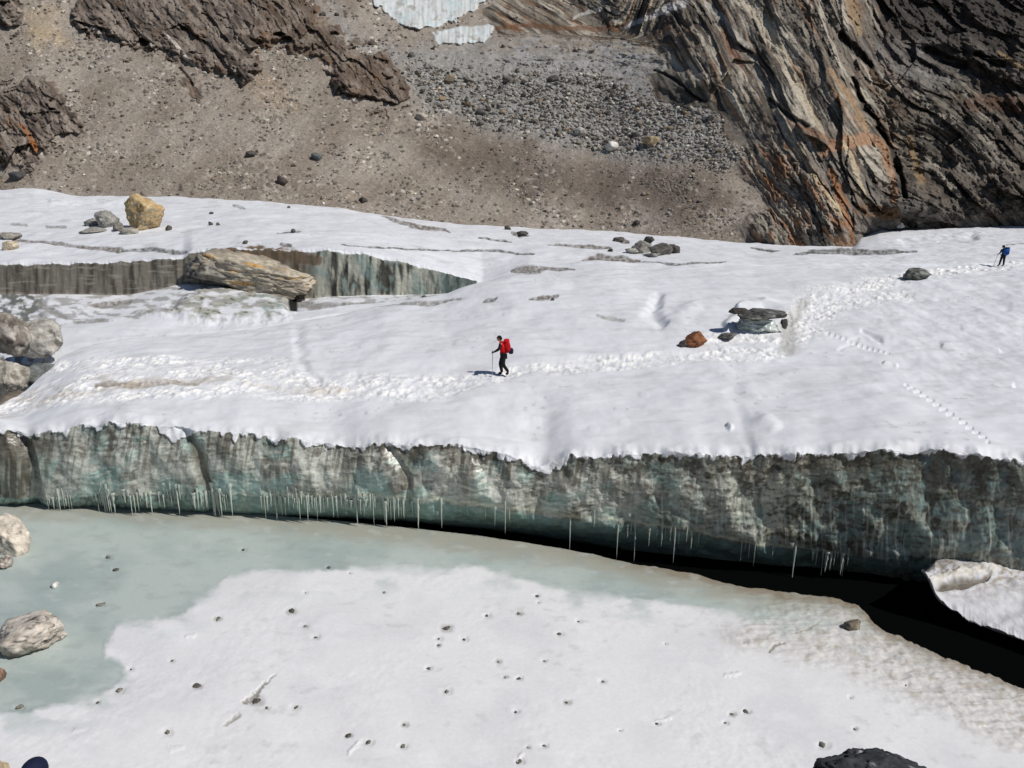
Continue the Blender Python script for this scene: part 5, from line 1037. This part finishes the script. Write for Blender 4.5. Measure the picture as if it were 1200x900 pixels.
for s_ in (-1, 1):
    skin_obj('strap', [Vector((-.14, .10 * s_, .20)), Vector((-.26, .13 * s_, .20)), Vector((-.37, .14 * s_, .08)), Vector((-.33, .14 * s_, -.08)), Vector((-.14, .13 * s_, -.18))], [(0, 1), (1, 2), (2, 3), (3, 4)], [.022] * 5, M_RED2, bpk, 1)
hl = g + v1['wrl'] + (v1['wrl'] - v1['ell']).normalized() * .08
shaft('trekking_pole', hl + Vector((.01, 0, .08)), (g.x - .50, g.y - .22, surf(577, 438).z + 0.0), .013, M_POLE, 'thin trekking pole planted in the snow by the hiker in red', 'trekking pole')
# hiker in blue, far right, seen from behind, walking away up the trail
g2_p = surf(1174, 312)
J2 = dict(pelvis=(0.0, 0, .92), waist=(0, .0, 1.07), chest=(-.02, .03, 1.32), neck=(-.05, .06, 1.48), skull=(-.07, .08, 1.60),
          shl=(-.20, .03, 1.40), ell=(-.27, .02, 1.14), wrl=(-.35, .10, 1.0), shr=(.17, .02, 1.40), elr=(.22, .04, 1.13), wrr=(.16, .20, 1.02),
          hpl=(-.09, 0, .88), knl=(-.15, .03, .50), anl=(-.25, -.02, .09), tol=(-.29, .13, .04), hpr=(.09, 0, .88), knr=(.14, .06, .50), anr=(.15, .04, .09), tor=(.13, .19, .04))
p2, v2 = person(g2_p, 'hiker in a blue jacket with dark trousers walking up the far trail at right', J2, dict(jacket=M_DKB, sleeve=M_BLACK, trousers=M_BLACK, hat=M_HAIR, glove=M_BLACK), (-.5, 1, -.1))
bp2 = bpy.data.objects.new('backpack', None); COL.objects.link(bp2); bp2.location = g2_p + Vector((0.06, -.18, 1.22)); tag(bp2, 'bright blue backpack on the far hiker at right', 'backpack')
blob('pack_body', (0.03, 0, 0), (.42, .28, .60), M_BLUE, bp2); blob('pack_lid', (.03, 0, .28), (.38, .26, .16), M_DKB, bp2); blob('pack_pouch', (.02, -.15, -.10), (.26, .12, .24), M_DKB, bp2)
for s_ in (-1, 1):
    skin_obj('strap', [Vector((.12 * s_, .12, .18)), Vector((.13 * s_ - .03, .26, .22)), Vector((.13 * s_ - .03, .34, .06)), Vector((.14 * s_, .28, -.1)), Vector((.13 * s_, .12, -.18))], [(0, 1), (1, 2), (2, 3), (3, 4)], [.022] * 5, M_DKB, bp2, 1)
h2 = g2_p + v2['wrl'] + (v2['wrl'] - v2['ell']).normalized() * .08
shaft('trekking_pole', h2 + Vector((0, 0, .08)), (g2_p.x - .52, g2_p.y + .25, g2_p.z + .02), .013, M_POLE, 'trekking pole held by the far hiker at right', 'trekking pole')
# person below the camera, only the crown of the navy cap is in view
hd = at(37, 893.0, 4.6)
gz_ = hd.z - 1.62 + .0
J3 = dict(pelvis=(0.0, 0, .92), waist=(0, .0, 1.07), chest=(0, .02, 1.32), neck=(0, .03, 1.46), skull=(0, .04, 1.57),
          shl=(-.19, .02, 1.40), ell=(-.25, .02, 1.12), wrl=(-.20, .2, 1.0), shr=(.19, .02, 1.40), elr=(.25, .04, 1.12), wrr=(.20, .20, 1.0),
          hpl=(-.09, 0, .88), knl=(-.11, .03, .50), anl=(-.12, -.02, .09), tol=(-.13, .15, .04), hpr=(.09, 0, .88), knr=(.12, .03, .50), anr=(.13, -.02, .09), tor=(.14, .15, .04))
hd = at(37, 891.0, 4.6)
ft = Vector((hd.x, hd.y - .04, hd.z - 1.57 - .03 - .10))
p3, v3 = person(ft, 'dark navy cap of someone standing below the viewpoint, cut by the bottom edge', J3, dict(jacket=M_NAVY, sleeve=M_NAVY, trousers=M_BLACK, hat=M_NAVY, glove=M_BLACK), (0, 1, 0))
rock('stone', (ft.x, ft.y, (ft.z + bank_z(ft.x, ft.y)) / 2 - .2), (1.4, 1.2, max(0.5, ft.z - bank_z(ft.x, ft.y) + .42)), 405, (190, 176, 156), (150, 140, 124), label='flat topped stone under the person at the bottom edge', cat='stone', sub=3)
